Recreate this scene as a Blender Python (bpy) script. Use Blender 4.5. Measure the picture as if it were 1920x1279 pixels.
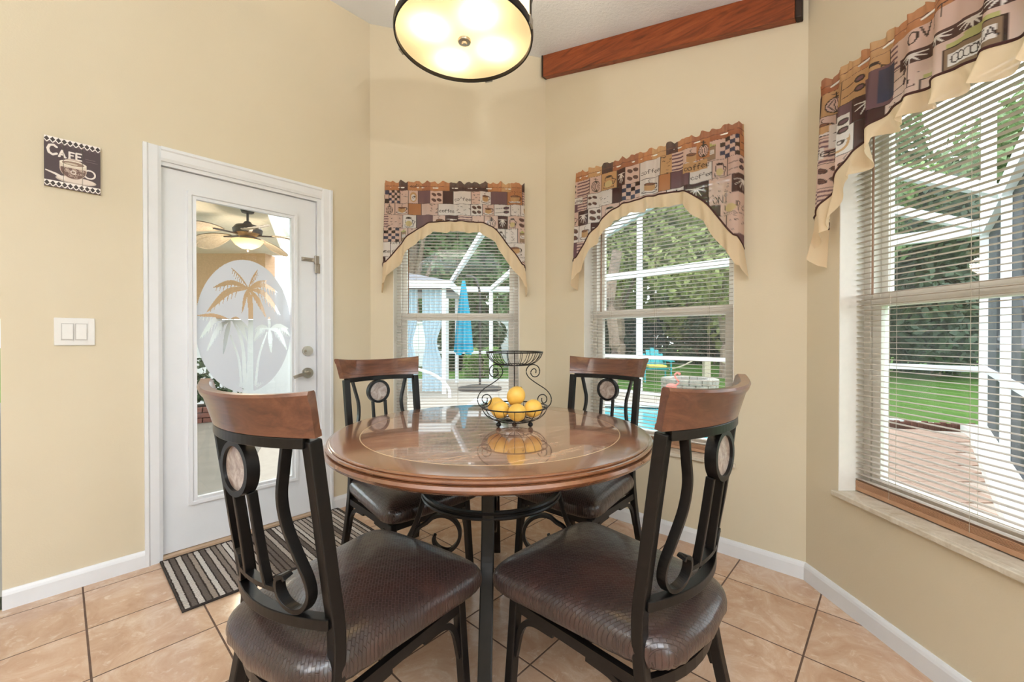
import bpy, bmesh, math, random
import numpy as np
from mathutils import Vector, Matrix, Euler
for o in list(bpy.data.objects): bpy.data.objects.remove(o)
scn = bpy.context.scene
COL = scn.collection
PI = math.pi
RT = 0.70710678
R = math.radians

# ------------------------------------------------------------------ camera, sky, light, exposure
YAW = R(2.33); PITCH = R(0.38)
cam = bpy.data.cameras.new('camera'); cam_o = bpy.data.objects.new('camera', cam); COL.objects.link(cam_o)
cam.sensor_width = 36.0; cam.lens = 783.0/1920*36; cam.clip_start = 0.02; cam.clip_end = 400
cam_o.location = (0, 0, 1.10); cam_o.rotation_euler = (PI/2-PITCH, 0, -YAW)
scn.camera = cam_o
SKY = 4.2
w = bpy.data.worlds.new('sky'); scn.world = w; w.use_nodes = True
bg = w.node_tree.nodes['Background']; bg.inputs[0].default_value = (0.86, 0.94, 1.0, 1); bg.inputs[1].default_value = SKY
sun = bpy.data.lights.new('sun', 'SUN'); sun.energy = 2.0; sun.angle = R(25); sun.color = (1, 0.96, 0.88)
sun_o = bpy.data.objects.new('sun', sun); COL.objects.link(sun_o); sun_o.rotation_euler = (R(38), 0, R(150)); sun_o.location = (0, 0, 12)
scn.view_settings.view_transform = 'Standard'; scn.view_settings.look = 'None'
scn.view_settings.exposure = 0.12; scn.view_settings.gamma = 1.0; scn.view_settings.use_curve_mapping = False
KITCHEN_WATTS = 5.0
FILL_WATTS = 86.0
PENDANT_WATTS = 9.0

def cr(X, Z):   # a point given as right / ahead of the tripod -> room axes
    return (X*math.cos(YAW)+Z*math.sin(YAW), -X*math.sin(YAW)+Z*math.cos(YAW))

# ------------------------------------------------------------------ helpers
def lin(c):
    c = c/255.0
    return c/12.92 if c <= 0.04045 else ((c+0.055)/1.055)**2.4
def rgb(r, g, b): return (lin(r), lin(g), lin(b), 1.0)

class NT:
    def __init__(s, name):
        s.m = bpy.data.materials.new(name); s.m.use_nodes = True
        s.t = s.m.node_tree; s.p = s.t.nodes['Principled BSDF']; s.out = s.t.nodes['Material Output']
    def n(s, typ, **kw):
        nd = s.t.nodes.new(typ)
        for k, v in kw.items():
            if k.startswith('i_'): nd.inputs[k[2:].replace('_', ' ')].default_value = v
            else: setattr(nd, k, v)
        return nd
    def l(s, a, b): s.t.links.new(a, b)
    def coord(s, kind='Object', scale=(1, 1, 1), rot=(0, 0, 0)):
        tc = s.n('ShaderNodeTexCoord'); mp = s.n('ShaderNodeMapping')
        mp.inputs['Scale'].default_value = scale; mp.inputs['Rotation'].default_value = rot
        s.l(tc.outputs[kind], mp.inputs[0]); return mp.outputs[0]
    def noise(s, vec, scale=5, detail=4, rough=0.55, dist=0.0):
        nz = s.n('ShaderNodeTexNoise'); nz.inputs['Scale'].default_value = scale; nz.inputs['Detail'].default_value = detail
        nz.inputs['Roughness'].default_value = rough; nz.inputs['Distortion'].default_value = dist
        if vec is not None: s.l(vec, nz.inputs['Vector'])
        return nz.outputs['Fac']
    def ramp(s, fac, stops):
        cr_ = s.n('ShaderNodeValToRGB'); e = cr_.color_ramp.elements
        while len(e) < len(stops): e.new(0.5)
        for i, (p, c) in enumerate(stops): e[i].position = p; e[i].color = c
        s.l(fac, cr_.inputs[0]); return cr_.outputs[0]
    def mixc(s, f, a, b, mode='MIX'):
        mx = s.n('ShaderNodeMix', data_type='RGBA', blend_type=mode)
        for v, i in ((f, 0), (a, 6), (b, 7)):
            if isinstance(v, (int, float, tuple)): mx.inputs[i].default_value = v
            else: s.l(v, mx.inputs[i])
        return mx.outputs[2]
    def bump(s, h, strength=0.2, dist=0.01):
        b = s.n('ShaderNodeBump'); b.inputs['Strength'].default_value = strength; b.inputs['Distance'].default_value = dist
        s.l(h, b.inputs['Height']); s.l(b.outputs[0], s.p.inputs['Normal']); return b
    def base(s, c, rough=0.5, metal=0.0, spec=0.5, coat=0.0, coat_r=0.05):
        if isinstance(c, tuple): s.p.inputs['Base Color'].default_value = c
        else: s.l(c, s.p.inputs['Base Color'])
        s.p.inputs['Roughness'].default_value = rough; s.p.inputs['Metallic'].default_value = metal
        s.p.inputs['Specular IOR Level'].default_value = spec
        s.p.inputs['Coat Weight'].default_value = coat; s.p.inputs['Coat Roughness'].default_value = coat_r
        return s.m

def plain(name, c, rough=0.5, metal=0.0, spec=0.5, var=0.06, scale=30, bump=0.0, coat=0.0):
    t = NT(name); v = t.coord(); nz = t.noise(v, scale, 3)
    a = tuple(x*(1-var) for x in c[:3])+(1,); b = tuple(min(1, x*(1+var)) for x in c[:3])+(1,)
    t.base(t.ramp(nz, [(0.3, a), (0.7, b)]), rough, metal, spec, coat)
    if bump: t.bump(nz, bump, 0.004)
    return t.m

def link(o, parent=None):
    COL.objects.link(o)
    if parent is not None: o.parent = parent
    return o
def tag(o, label=None, cat=None, group=None, kind=None):
    if label: o['label'] = label
    if cat: o['category'] = cat
    if group: o['group'] = group
    if kind: o['kind'] = kind
    return o
def empty(name, loc=(0, 0, 0), rz=0.0, label=None, cat=None, group=None, kind=None):
    o = bpy.data.objects.new(name, None); o.empty_display_size = 0.05
    o.location = loc; o.rotation_euler = (0, 0, rz); link(o); return tag(o, label, cat, group, kind)
def copy_tree(o, parent=None):
    c = o.copy(); link(c, parent)
    for ch in list(o.children): copy_tree(ch, c)
    return c

class MB:
    """collects geometry for ONE mesh object"""
    def __init__(s): s.v = []; s.f = []; s.mi = []
    def add(s, vs, fs, mi=0):
        k = len(s.v); s.v += [tuple(p) for p in vs]; s.f += [tuple(i+k for i in f) for f in fs]; s.mi += [mi]*len(fs); return s
    def box(s, lo, hi, mi=0):
        x0, y0, z0 = lo; x1, y1, z1 = hi
        return s.add([(x0, y0, z0), (x1, y0, z0), (x1, y1, z0), (x0, y1, z0), (x0, y0, z1), (x1, y0, z1), (x1, y1, z1), (x0, y1, z1)],
                     [(3, 2, 1, 0), (4, 5, 6, 7), (0, 1, 5, 4), (1, 2, 6, 5), (2, 3, 7, 6), (3, 0, 4, 7)], mi)
    def beam(s, a, b, wd, ht, up=(0, 0, 1), mi=0):
        return s.sweep([a, b], rect(wd, ht), up=up, mi=mi)
    def prism(s, poly, z0, z1, mi=0):   # poly CCW seen from above
        n = len(poly)
        return s.add([(p[0], p[1], z0) for p in poly]+[(p[0], p[1], z1) for p in poly],
                     [tuple(range(n-1, -1, -1)), tuple(range(n, 2*n))]+[(i, (i+1) % n, (i+1) % n+n, i+n) for i in range(n)], mi)
    def sweep(s, path, prof, up=(0, 0, 1), closed=False, mi=0, scales=None):
        """prof: list of (a,b); a along side axis, b along 'up-ish' axis"""
        P = [Vector(p) for p in path]; n = len(P); m = len(prof); up = Vector(up); vs = []
        for i in range(n):
            if closed: t = P[(i+1) % n]-P[i-1]
            else: t = P[min(i+1, n-1)]-P[max(i-1, 0)]
            t.normalize(); sd = t.cross(up)
            if sd.length < 1e-5: sd = t.cross(Vector((0, 1, 0)))
            sd.normalize(); u2 = sd.cross(t)
            k = scales[i] if scales else 1.0
            # mitre
            kk = 1.0
            for a, b in prof: vs.append(P[i]+sd*a*k*kk+u2*b*k)
        fs = []
        for i in range(n if closed else n-1):
            j = (i+1) % n
            for q in range(m):
                r = (q+1) % m; fs.append((i*m+q, i*m+r, j*m+r, j*m+q))
        if not closed: fs += [tuple(range(m-1, -1, -1)), tuple((n-1)*m+q for q in range(m))]
        return s.add(vs, fs, mi)
    def tube(s, path, r, seg=8, closed=False, mi=0, up=(0.013, 0.021, 1), scales=None):
        return s.sweep(path, [(r*math.cos(2*PI*q/seg), r*math.sin(2*PI*q/seg)) for q in range(seg)], up, closed, mi, scales)
    def lathe(s, prof, seg=48, c=(0, 0, 0), mi=0, cap=True):
        m = len(prof); vs = []; fs = []
        for i in range(seg):
            a = 2*PI*i/seg
            for r, z in prof: vs.append((c[0]+r*math.cos(a), c[1]+r*math.sin(a), c[2]+z))
        for i in range(seg):
            j = (i+1) % seg
            for q in range(m-1): fs.append((i*m+q, j*m+q, j*m+q+1, i*m+q+1))
        if cap:
            fs.append(tuple(i*m for i in range(seg-1, -1, -1))); fs.append(tuple(i*m+m-1 for i in range(seg)))
        return s.add(vs, fs, mi)
    def sphere(s, c, r, seg=16, rings=10, mi=0, sc=(1, 1, 1)):
        prof = [(max(1e-4, r*math.sin(PI*i/rings)), -r*math.cos(PI*i/rings)) for i in range(rings+1)]
        k = len(s.v); s.lathe(prof, seg, (0, 0, 0), mi)
        for i in range(k, len(s.v)):
            p = s.v[i]; s.v[i] = (c[0]+p[0]*sc[0], c[1]+p[1]*sc[1], c[2]+p[2]*sc[2])
        return s
    def grid(s, fn, nu, nv, mi=0):
        vs = [fn(i/nu, j/nv) for j in range(nv+1) for i in range(nu+1)]
        fs = [(j*(nu+1)+i, j*(nu+1)+i+1, (j+1)*(nu+1)+i+1, (j+1)*(nu+1)+i) for j in range(nv) for i in range(nu)]
        return s.add(vs, fs, mi)
    def build(s, name, mat, parent=None, smooth=False, bevel=0.0, loc=None, rz=None, angle=40):
        me = bpy.data.meshes.new(name); me.from_pydata(s.v, [], s.f)
        for mt in (mat if isinstance(mat, (list, tuple)) else [mat]): me.materials.append(mt)
        if any(s.mi): me.polygons.foreach_set('material_index', s.mi)
        me.update()
        if smooth:
            me.polygons.foreach_set('use_smooth', [True]*len(me.polygons))
            try: me.set_sharp_from_angle(angle=R(angle))
            except Exception: pass
        o = bpy.data.objects.new(name, me); link(o, parent)
        if bevel:
            b = o.modifiers.new('bevel', 'BEVEL'); b.width = bevel; b.segments = 2; b.limit_method = 'ANGLE'; b.angle_limit = R(50)
            b.harden_normals = False
        if loc is not None: o.location = loc
        if rz is not None: o.rotation_euler = (0, 0, rz)
        return o
def rect(a, b): return [(-a/2, -b/2), (a/2, -b/2), (a/2, b/2), (-a/2, b/2)]
def smooth_path(pts, n=6, closed=False):
    """Catmull-Rom through pts"""
    P = [Vector(p) for p in pts]; out = []; m = len(P)
    rng = range(m if closed else m-1)
    for i in rng:
        p0 = P[(i-1) % m] if (closed or i > 0) else P[0]*2-P[1]
        p1 = P[i]; p2 = P[(i+1) % m]; p3 = P[(i+2) % m] if (closed or i < m-2) else P[-1]*2-P[-2]
        for k in range(n):
            t = k/n; out.append(0.5*((2*p1)+(p2-p0)*t+(2*p0-5*p1+4*p2-p3)*t*t+(3*p1-p0-3*p2+p3)*t**3))
    if not closed: out.append(P[-1])
    return out
def clip_poly(poly, n, c):   # keep n.p <= c
    out = []
    for i in range(len(poly)):
        a = poly[i]; b = poly[(i+1) % len(poly)]
        da = n[0]*a[0]+n[1]*a[1]-c; db = n[0]*b[0]+n[1]*b[1]-c
        if da <= 0: out.append(a)
        if (da < 0 < db) or (db < 0 < da):
            t = da/(da-db); out.append((a[0]+(b[0]-a[0])*t, a[1]+(b[1]-a[1])*t))
    return out

# ------------------------------------------------------------------ materials
def wall_mat():
    t = NT('tan_wall_paint'); v = t.coord('Object')
    n1 = t.noise(v, 1.3, 3); n2 = t.noise(v, 140, 3)
    t.base(t.ramp(n1, [(0.3, rgb(216, 203, 177)), (0.7, rgb(220, 208, 183))]), 0.42, spec=0.35)
    t.bump(n2, 0.12, 0.003); return t.m
M = {}
M['wall'] = wall_mat()
t = NT('textured_ceiling'); v = t.coord(); n2 = t.noise(v, 60, 5, 0.7)
M['ceiling'] = t.base(rgb(238, 243, 250), 0.85, spec=0.2); t.bump(n2, 0.5, 0.01)
M['trim'] = plain('white_trim_paint', rgb(232, 234, 238), 0.35, var=0.02, scale=8)
M['door'] = plain('white_door_paint', rgb(233, 236, 241), 0.3, var=0.015, scale=6)
M['vinyl'] = plain('white_vinyl', rgb(248, 245, 238), 0.35, var=0.02)
t = NT('marble_sill'); v = t.coord(scale=(1, 1, 1)); nz = t.noise(v, 14, 8, 0.65, 1.2)
M['marble'] = t.base(t.ramp(nz, [(0.35, rgb(226, 217, 201)), (0.6, rgb(206, 194, 174)), (0.75, rgb(186, 170, 148))]), 0.25)

def tile_mat():
    t = NT('peach_ceramic_tile'); tc = t.n('ShaderNodeNewGeometry'); oi = t.n('ShaderNodeObjectInfo')
    mp = t.n('ShaderNodeVectorMath', operation='ADD'); t.l(tc.outputs['Position'], mp.inputs[0])
    sc = t.n('ShaderNodeVectorMath', operation='SCALE'); sc.inputs['Scale'].default_value = 9.0
    cmb = t.n('ShaderNodeCombineXYZ'); t.l(oi.outputs['Random'], cmb.inputs[0]); t.l(oi.outputs['Random'], cmb.inputs[1])
    t.l(cmb.outputs[0], sc.inputs[0]); t.l(sc.outputs[0], mp.inputs[1])
    n1 = t.noise(mp.outputs[0], 5.0, 8, 0.68, 1.4); n2 = t.noise(mp.outputs[0], 22, 6, 0.7, 0.8)
    c1 = t.ramp(n1, [(0.30, rgb(186, 149, 122)), (0.52, rgb(202, 170, 144)), (0.72, rgb(219, 195, 174))])
    c2 = t.mixc(t.ramp(n2, [(0.56, (0, 0, 0, 1)), (0.7, (0.55, 0.55, 0.55, 1))]), c1, rgb(231, 210, 190))
    hv = t.n('ShaderNodeHueSaturation'); t.l(c2, hv.inputs['Color'])
    mr = t.n('ShaderNodeMapRange'); mr.inputs['To Min'].default_value = 0.95; mr.inputs['To Max'].default_value = 1.04
    t.l(oi.outputs['Random'], mr.inputs[0]); t.l(mr.outputs[0], hv.inputs['Value'])
    t.base(hv.outputs[0], 0.2, spec=0.5)
    rr = t.ramp(n2, [(0.3, (0.08, 0.08, 0.08, 1)), (0.7, (0.2, 0.2, 0.2, 1))]); t.l(rr, t.p.inputs['Roughness'])
    t.bump(n1, 0.05, 0.004); return t.m
M['tile'] = tile_mat()
M['grout'] = plain('brown_grout', rgb(96, 74, 60), 0.85, var=0.15, scale=40)

def wood_mat(name, dark, mid, light, axis=(1, 9, 9), scale=3.2, rough=0.3, coat=0.6, dist=1.6, knots=False):
    t = NT(name); v = t.coord('Object', axis); n1 = t.noise(v, scale, 7, 0.6, dist); v2 = t.coord('Object', tuple(a*3 for a in axis)); n2 = t.noise(v2, scale*4, 4, 0.6)
    c = t.ramp(n1, [(0.28, dark), (0.5, mid), (0.74, light)])
    c = t.mixc(t.ramp(n2, [(0.35, (0.22, 0.22, 0.22, 1)), (0.6, (0, 0, 0, 1))]), c, dark)
    if knots:
        vv = t.coord('Object', (1.1, 3, 2.6)); vo = t.n('ShaderNodeTexVoronoi'); vo.inputs['Scale'].default_value = 1.5; t.l(vv, vo.inputs['Vector'])
        k = t.ramp(vo.outputs['Distance'], [(0.05, (1, 1, 1, 1)), (0.16, (0, 0, 0, 1))]); c = t.mixc(k, c, tuple(x*0.35 for x in dark[:3])+(1,))
    t.base(c, rough, spec=0.4, coat=coat, coat_r=0.12); return t.m
M['cherry'] = wood_mat('cherry_wood', rgb(78, 46, 34), rgb(106, 65, 46), rgb(126, 83, 60), (1.2, 8, 8), 3.5, 0.3, 0.5)
M['rim'] = wood_mat('table_rim_wood', rgb(112, 68, 44), rgb(134, 84, 54), rgb(150, 98, 64), (4, 14, 4), 2.4, 0.22, 1.0, 0.4)
M['rim'].node_tree.nodes['Principled BSDF'].inputs['Coat IOR'].default_value = 1.9
M['beam'] = wood_mat('stained_beam_wood', rgb(92, 42, 20), rgb(142, 70, 34), rgb(164, 88, 46), (1, 10, 10), 2.6, 0.45, 0.1, 1.8, True)
M['beam_end'] = plain('dark_beam_end', rgb(46, 28, 18), 0.6, var=0.2)
def inlay_mat():
    t = NT('burl_inlay_veneer'); v = t.coord('Object', (1, 1, 1), (0, 0, R(-33)))
    mp = t.n('ShaderNodeMapping'); mp.inputs['Scale'].default_value = (1.3, 6.5, 1); t.l(v, mp.inputs[0])
    n1 = t.noise(mp.outputs[0], 2.3, 8, 0.68, 1.2); n2 = t.noise(v, 60, 5, 0.7)
    c = t.ramp(n1, [(0.30, rgb(104, 66, 54)), (0.45, rgb(160, 112, 88)), (0.56, rgb(196, 152, 122)), (0.72, rgb(216, 182, 154))])
    c = t.mixc(t.ramp(n2, [(0.4, (0.35, 0.35, 0.35, 1)), (0.62, (0, 0, 0, 1))]), c, rgb(112, 70, 54))
    t.base(c, 0.18, spec=0.5, coat=1.0, coat_r=0.035); t.p.inputs['Coat IOR'].default_value = 2.25; return t.m
M['inlay'] = inlay_mat()
M['inlay_line'] = plain('pale_inlay_line', rgb(222, 196, 158), 0.2, coat=1.0)
t = NT('bronze_black_metal'); v = t.coord(); nz = t.noise(v, 45, 4)
M['metal'] = t.base(t.ramp(nz, [(0.3, rgb(14, 12, 12)), (0.7, rgb(23, 20, 19))]), 0.34, 0.15, 0.4)
M['iron'] = plain('black_wire', rgb(26, 24, 23), 0.4, 0.3)
t = NT('mottled_stone_disc'); v = t.coord(); nz = t.noise(v, 22, 7, 0.65, 1.6)
M['stone_disc'] = t.base(t.ramp(nz, [(0.32, rgb(116, 92, 82)), (0.5, rgb(164, 146, 134)), (0.68, rgb(196, 182, 172))]), 0.28, coat=0.5)
def leather_mat():
    t = NT('woven_brown_leather'); v = t.coord('Object', (1, 1, 1), (0, 0, R(45)))
    br = t.n('ShaderNodeTexBrick'); br.offset = 0.5; br.inputs['Scale'].default_value = 1.0
    br.inputs['Brick Width'].default_value = 0.0150; br.inputs['Row Height'].default_value = 0.0078
    br.inputs['Mortar Size'].default_value = 0.0011; br.inputs['Mortar Smooth'].default_value = 0.9
    br.inputs['Color1'].default_value = rgb(52, 36, 34); br.inputs['Color2'].default_value = rgb(42, 29, 28); br.inputs['Mortar'].default_value = rgb(80, 60, 55)
    t.l(v, br.inputs['Vector'])
    n1 = t.noise(t.coord(), 9, 4); n2 = t.noise(t.coord('Object', (14, 14, 2)), 2.6, 3)
    c = t.mixc(t.ramp(n1, [(0.45, (0, 0, 0, 1)), (0.75, (0.5, 0.5, 0.5, 1))]), br.outputs['Color'], rgb(84, 48, 38))
    t.base(c, 0.36, spec=0.6, coat=0.7, coat_r=0.18)
    inv = t.n('ShaderNodeMath', operation='SUBTRACT'); inv.inputs[0].default_value = 1.0; t.l(br.outputs['Fac'], inv.inputs[1])
    ad = t.n('ShaderNodeMath', operation='MULTIPLY_ADD'); t.l(n2, ad.inputs[0]); ad.inputs[1].default_value = 0.8; t.l(inv.outputs[0], ad.inputs[2])
    t.bump(ad.outputs[0], 0.9, 0.006); return t.m
M['leather'] = leather_mat()
M['nickel'] = plain('satin_nickel', rgb(176, 168, 156), 0.28, 0.95, var=0.05)
M['plastic'] = plain('white_plastic', rgb(232, 230, 227), 0.35, var=0.01)
M['lemon'] = plain('lemon_peel', rgb(238, 190, 88), 0.42, var=0.12, scale=18, bump=0.25)

def glass_mat(name, tint=(0.97, 0.985, 0.98, 1), refl=1.0):
    t = NT(name); tr = t.n('ShaderNodeBsdfTransparent'); tr.inputs[0].default_value = tint
    gl = t.n('ShaderNodeBsdfGlossy'); gl.inputs['Roughness'].default_value = 0.02
    fr = t.n('ShaderNodeFresnel'); fr.inputs['IOR'].default_value = 1.45; mx = t.n('ShaderNodeMixShader')
    ge = t.n('ShaderNodeNewGeometry'); io = t.n('ShaderNodeMath', operation='MULTIPLY_ADD'); t.l(ge.outputs['Backfacing'], io.inputs[0]); io.inputs[1].default_value = 1/1.45-1.45; io.inputs[2].default_value = 1.45; t.l(io.outputs[0], fr.inputs['IOR'])
    mu = t.n('ShaderNodeMath', operation='MULTIPLY'); mu.inputs[1].default_value = refl; t.l(fr.outputs[0], mu.inputs[0])
    t.l(mu.outputs[0], mx.inputs[0]); t.l(tr.outputs[0], mx.inputs[1]); t.l(gl.outputs[0], mx.inputs[2]); t.l(mx.outputs[0], t.out.inputs[0])
    return t.m
M['glass'] = glass_mat('window_glass')
def mix_mat(name, col, diff=0.5, transl=0.3, transp=0.2, rough=0.6):
    """thin sheet: part diffuse, part translucent, part see-through; col is a colour or a (tree -> socket) function"""
    t = NT(name); c = col(t) if callable(col) else None
    if c is None: t.p.inputs['Base Color'].default_value = col
    else: t.l(c, t.p.inputs['Base Color'])
    t.p.inputs['Roughness'].default_value = rough
    tl = t.n('ShaderNodeBsdfTranslucent'); tp = t.n('ShaderNodeBsdfTransparent')
    if c is None: tl.inputs[0].default_value = col
    else: t.l(c, tl.inputs[0])
    m1 = t.n('ShaderNodeMixShader'); m1.inputs[0].default_value = transl/(diff+transl)
    t.l(t.p.outputs[0], m1.inputs[1]); t.l(tl.outputs[0], m1.inputs[2])
    m2 = t.n('ShaderNodeMixShader'); m2.inputs[0].default_value = transp
    t.l(m1.outputs[0], m2.inputs[1]); t.l(tp.outputs[0], m2.inputs[2]); t.l(m2.outputs[0], t.out.inputs[0])
    return t.m
def paint_col(t):
    a = t.n('ShaderNodeAttribute'); a.attribute_name = 'print'; return a.outputs['Color']
M['print_cloth'] = mix_mat('printed_valance_cloth', paint_col, 0.5, 0.5, 0.13, 0.8)
M['ruffle'] = mix_mat('cream_ruffle_cloth', rgb(236, 214, 180), 0.7, 0.28, 0.03, 0.8)
M['piping'] = plain('dark_piping', rgb(70, 36, 32), 0.8)
t = NT('painted_print'); t.base(paint_col(t), 0.5); M['print'] = t.m
M['slat'] = mix_mat('cream_blind_slat', rgb(206, 193, 180), 0.88, 0.12, 0.0, 0.45)
M['blind_rail'] = plain('tan_blind_rail', rgb(188, 144, 112), 0.45, var=0.06)
M['cord'] = plain('blind_cord', rgb(200, 190, 175), 0.8)
M['wand'] = plain('wand_plastic', rgb(150, 120, 98), 0.3)
M['frost'] = mix_mat('frosted_glass_etching', rgb(214, 218, 228), 0.75, 0.25, 0.06, 0.5)
M['diffuser'] = mix_mat('frosted_lamp_glass', rgb(118, 107, 88), 0.3, 0.7, 0.0, 0.4)
M['lampshade'] = mix_mat('cream_lamp_shade', rgb(176, 158, 130), 0.5, 0.5, 0.0, 0.6)

# ------------------------------------------------------------------ room shell
AB = (-0.8548, 2.907); BC = (0.3528, 2.907); CD = (1.417, 1.8428); DE = (1.417, 0.635)
A_LEN = 1.612; A0 = (AB[0]-RT*A_LEN, AB[1]-RT*A_LEN)
B_LEN = BC[0]-AB[0]; C_LEN = math.dist(BC, CD); D_LEN = CD[1]-DE[1]
FRAME = {'A': (A0, R(45)), 'B': (AB, 0.0), 'C': (BC, R(-45)), 'D': (CD, R(-90))}
SILL, HEAD = 0.47, 2.03
def ceil_z(x, y):
    return max(2.44, 3.25-0.24*((x-y)*RT+2.66))
def wall_pt(wl, s, y=0.0):
    (ox, oy), a = FRAME[wl]
    return (ox+math.cos(a)*s-math.sin(a)*y, oy+math.sin(a)*s+math.cos(a)*y)
def on_wall(o, wl):
    (ox, oy), a = FRAME[wl]; o.location = (ox, oy, 0); o.rotation_euler = (0, 0, a); return o
WT = 0.20
def wall(name, wl, length, opening, label, cuts=()):
    """solid wall with one rectangular opening (x0,x1,z0,z1); top follows the sloping ceiling"""
    mb = MB(); x0, x1, z0, z1 = opening
    def zt(s): return ceil_z(*wall_pt(wl, s))
    xs = [0, x0, x1, length]
    def block(a, b, za, zb):   # zb None -> ceiling
        ta = zb if zb is not None else zt(a); tb = zb if zb is not None else zt(b)
        mb.add([(a, 0, za), (b, 0, za), (b, WT, za), (a, WT, za), (a, 0, ta), (b, 0, tb), (b, WT, tb), (a, WT, ta)],
               [(3, 2, 1, 0), (4, 5, 6, 7), (0, 1, 5, 4), (1, 2, 6, 5), (2, 3, 7, 6), (3, 0, 4, 7)])
    block(0, x0, 0, None); block(x1, length, 0, None); block(x0, x1, z1, None)
    if z0 > 0: block(x0, x1, 0, z0)
    o = on_wall(mb.build(name, M['wall']), wl); return tag(o, label, kind='structure')
WIN = {'B': (0.154, 1.025), 'C': (0.315, 1.202), 'D': (0.176, 1.052)}
wall('wall_left', 'A', A_LEN, (0.470, 1.288, 0.0, 1.985), 'tan wall with the glazed patio door, cafe sign and switch')
wall('wall_back', 'B', B_LEN, WIN['B']+(SILL-0.02, HEAD), 'tan wall around the window behind the rear left chair')
wall('wall_angle', 'C', C_LEN, WIN['C']+(SILL-0.02, HEAD), 'tan angled wall under the wooden beam')
wall('wall_right', 'D', D_LEN, WIN['D']+(SILL-0.02, HEAD), 'tan wall around the big right-hand window')
# rear of the room (behind the tripod)
XR, YB, XL = 1.417, -3.6, -3.41
YL = XL+3.762
mb = MB(); mb.box((XR, YB, 0), (XR+0.2, -2.3, 2.44)); mb.box((XR, -0.5, 0), (XR+0.2, DE[1], 2.44)); mb.box((XR, -2.3, 2.08), (XR+0.2, -0.5, 2.44))  # unseen opening added and sized to bring daylight onto the door wall
tag(mb.build('wall_kitchen', M['wall']), 'tan kitchen wall with a wide glass door opening behind the viewpoint', kind='structure')
mb = MB(); mb.add([(XL-0.1, YB, 0), (XR+0.2, YB, 0), (XR+0.2, YB-0.15, 0), (XL-0.1, YB-0.15, 0), (XL-0.1, YB, ceil_z(XL, YB)), (XR+0.2, YB, 2.44), (XR+0.2, YB-0.15, 2.44), (XL-0.1, YB-0.15, ceil_z(XL, YB))], [(3, 2, 1, 0), (4, 5, 6, 7), (0, 1, 5, 4), (1, 2, 6, 5), (2, 3, 7, 6), (3, 0, 4, 7)])
tag(mb.build('wall_rear', M['wall']), 'tan wall behind the viewpoint', kind='structure')
mb = MB(); zl0, zl1 = ceil_z(XL, YB), ceil_z(XL, YL); mb.add([(XL-0.15, YB, 0), (XL, YB, 0), (XL, YL, 0), (XL-0.15, YL, 0), (XL-0.15, YB, zl0), (XL, YB, zl0), (XL, YL, zl1), (XL-0.15, YL, zl1)], [(3, 2, 1, 0), (4, 5, 6, 7), (0, 1, 5, 4), (1, 2, 6, 5), (2, 3, 7, 6), (3, 0, 4, 7)])
tag(mb.build('wall_far', M['wall']), 'tan wall to the far left of the viewpoint', kind='structure')
mb = MB(); mb.box((-2.0, 0.0, 2.12), (-0.0005, WT, 3.25)); mb.box((-2.0, 0.0, 0.0), (-1.62, WT, 2.12)); tag(on_wall(mb.build('wall_curtain', M['wall']), 'A'), 'tan wall above the curtained opening beyond the left edge', kind='structure')
# ceiling: flat low part + slope up towards the door wall
s0 = (3.25-2.44)/0.24-2.66
def ceil_poly(poly, th=0.12):
    mb = MB(); n = len(poly)
    lo = [(p[0], p[1], ceil_z(*p)) for p in poly]
    mb.add(lo+[(p[0], p[1], p[2]+th) for p in lo], [tuple(range(n-1, -1, -1)), tuple(range(n, 2*n))]+[(i, (i+1) % n, (i+1) % n+n, i+n) for i in range(n)])
    return mb
room = [(XR+0.1, YB), (XR+0.1, CD[1]), (BC[0]+0.12, BC[1]+0.1), (AB[0]-0.1, AB[1]+0.1), (XL-0.1, YL), (XL-0.1, YB)]
m1 = clip_poly(room, (RT, -RT), s0); m2 = clip_poly(room, (-RT, RT), -s0)
m1 = clip_poly(m1, (-RT, RT), 2.72)
cmb = ceil_poly(m1); c2 = ceil_poly(m2); cmb.add(c2.v, c2.f)
tag(cmb.build('ceiling', M['ceiling']), 'white textured ceiling sloping down to the right', kind='structure')

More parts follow.
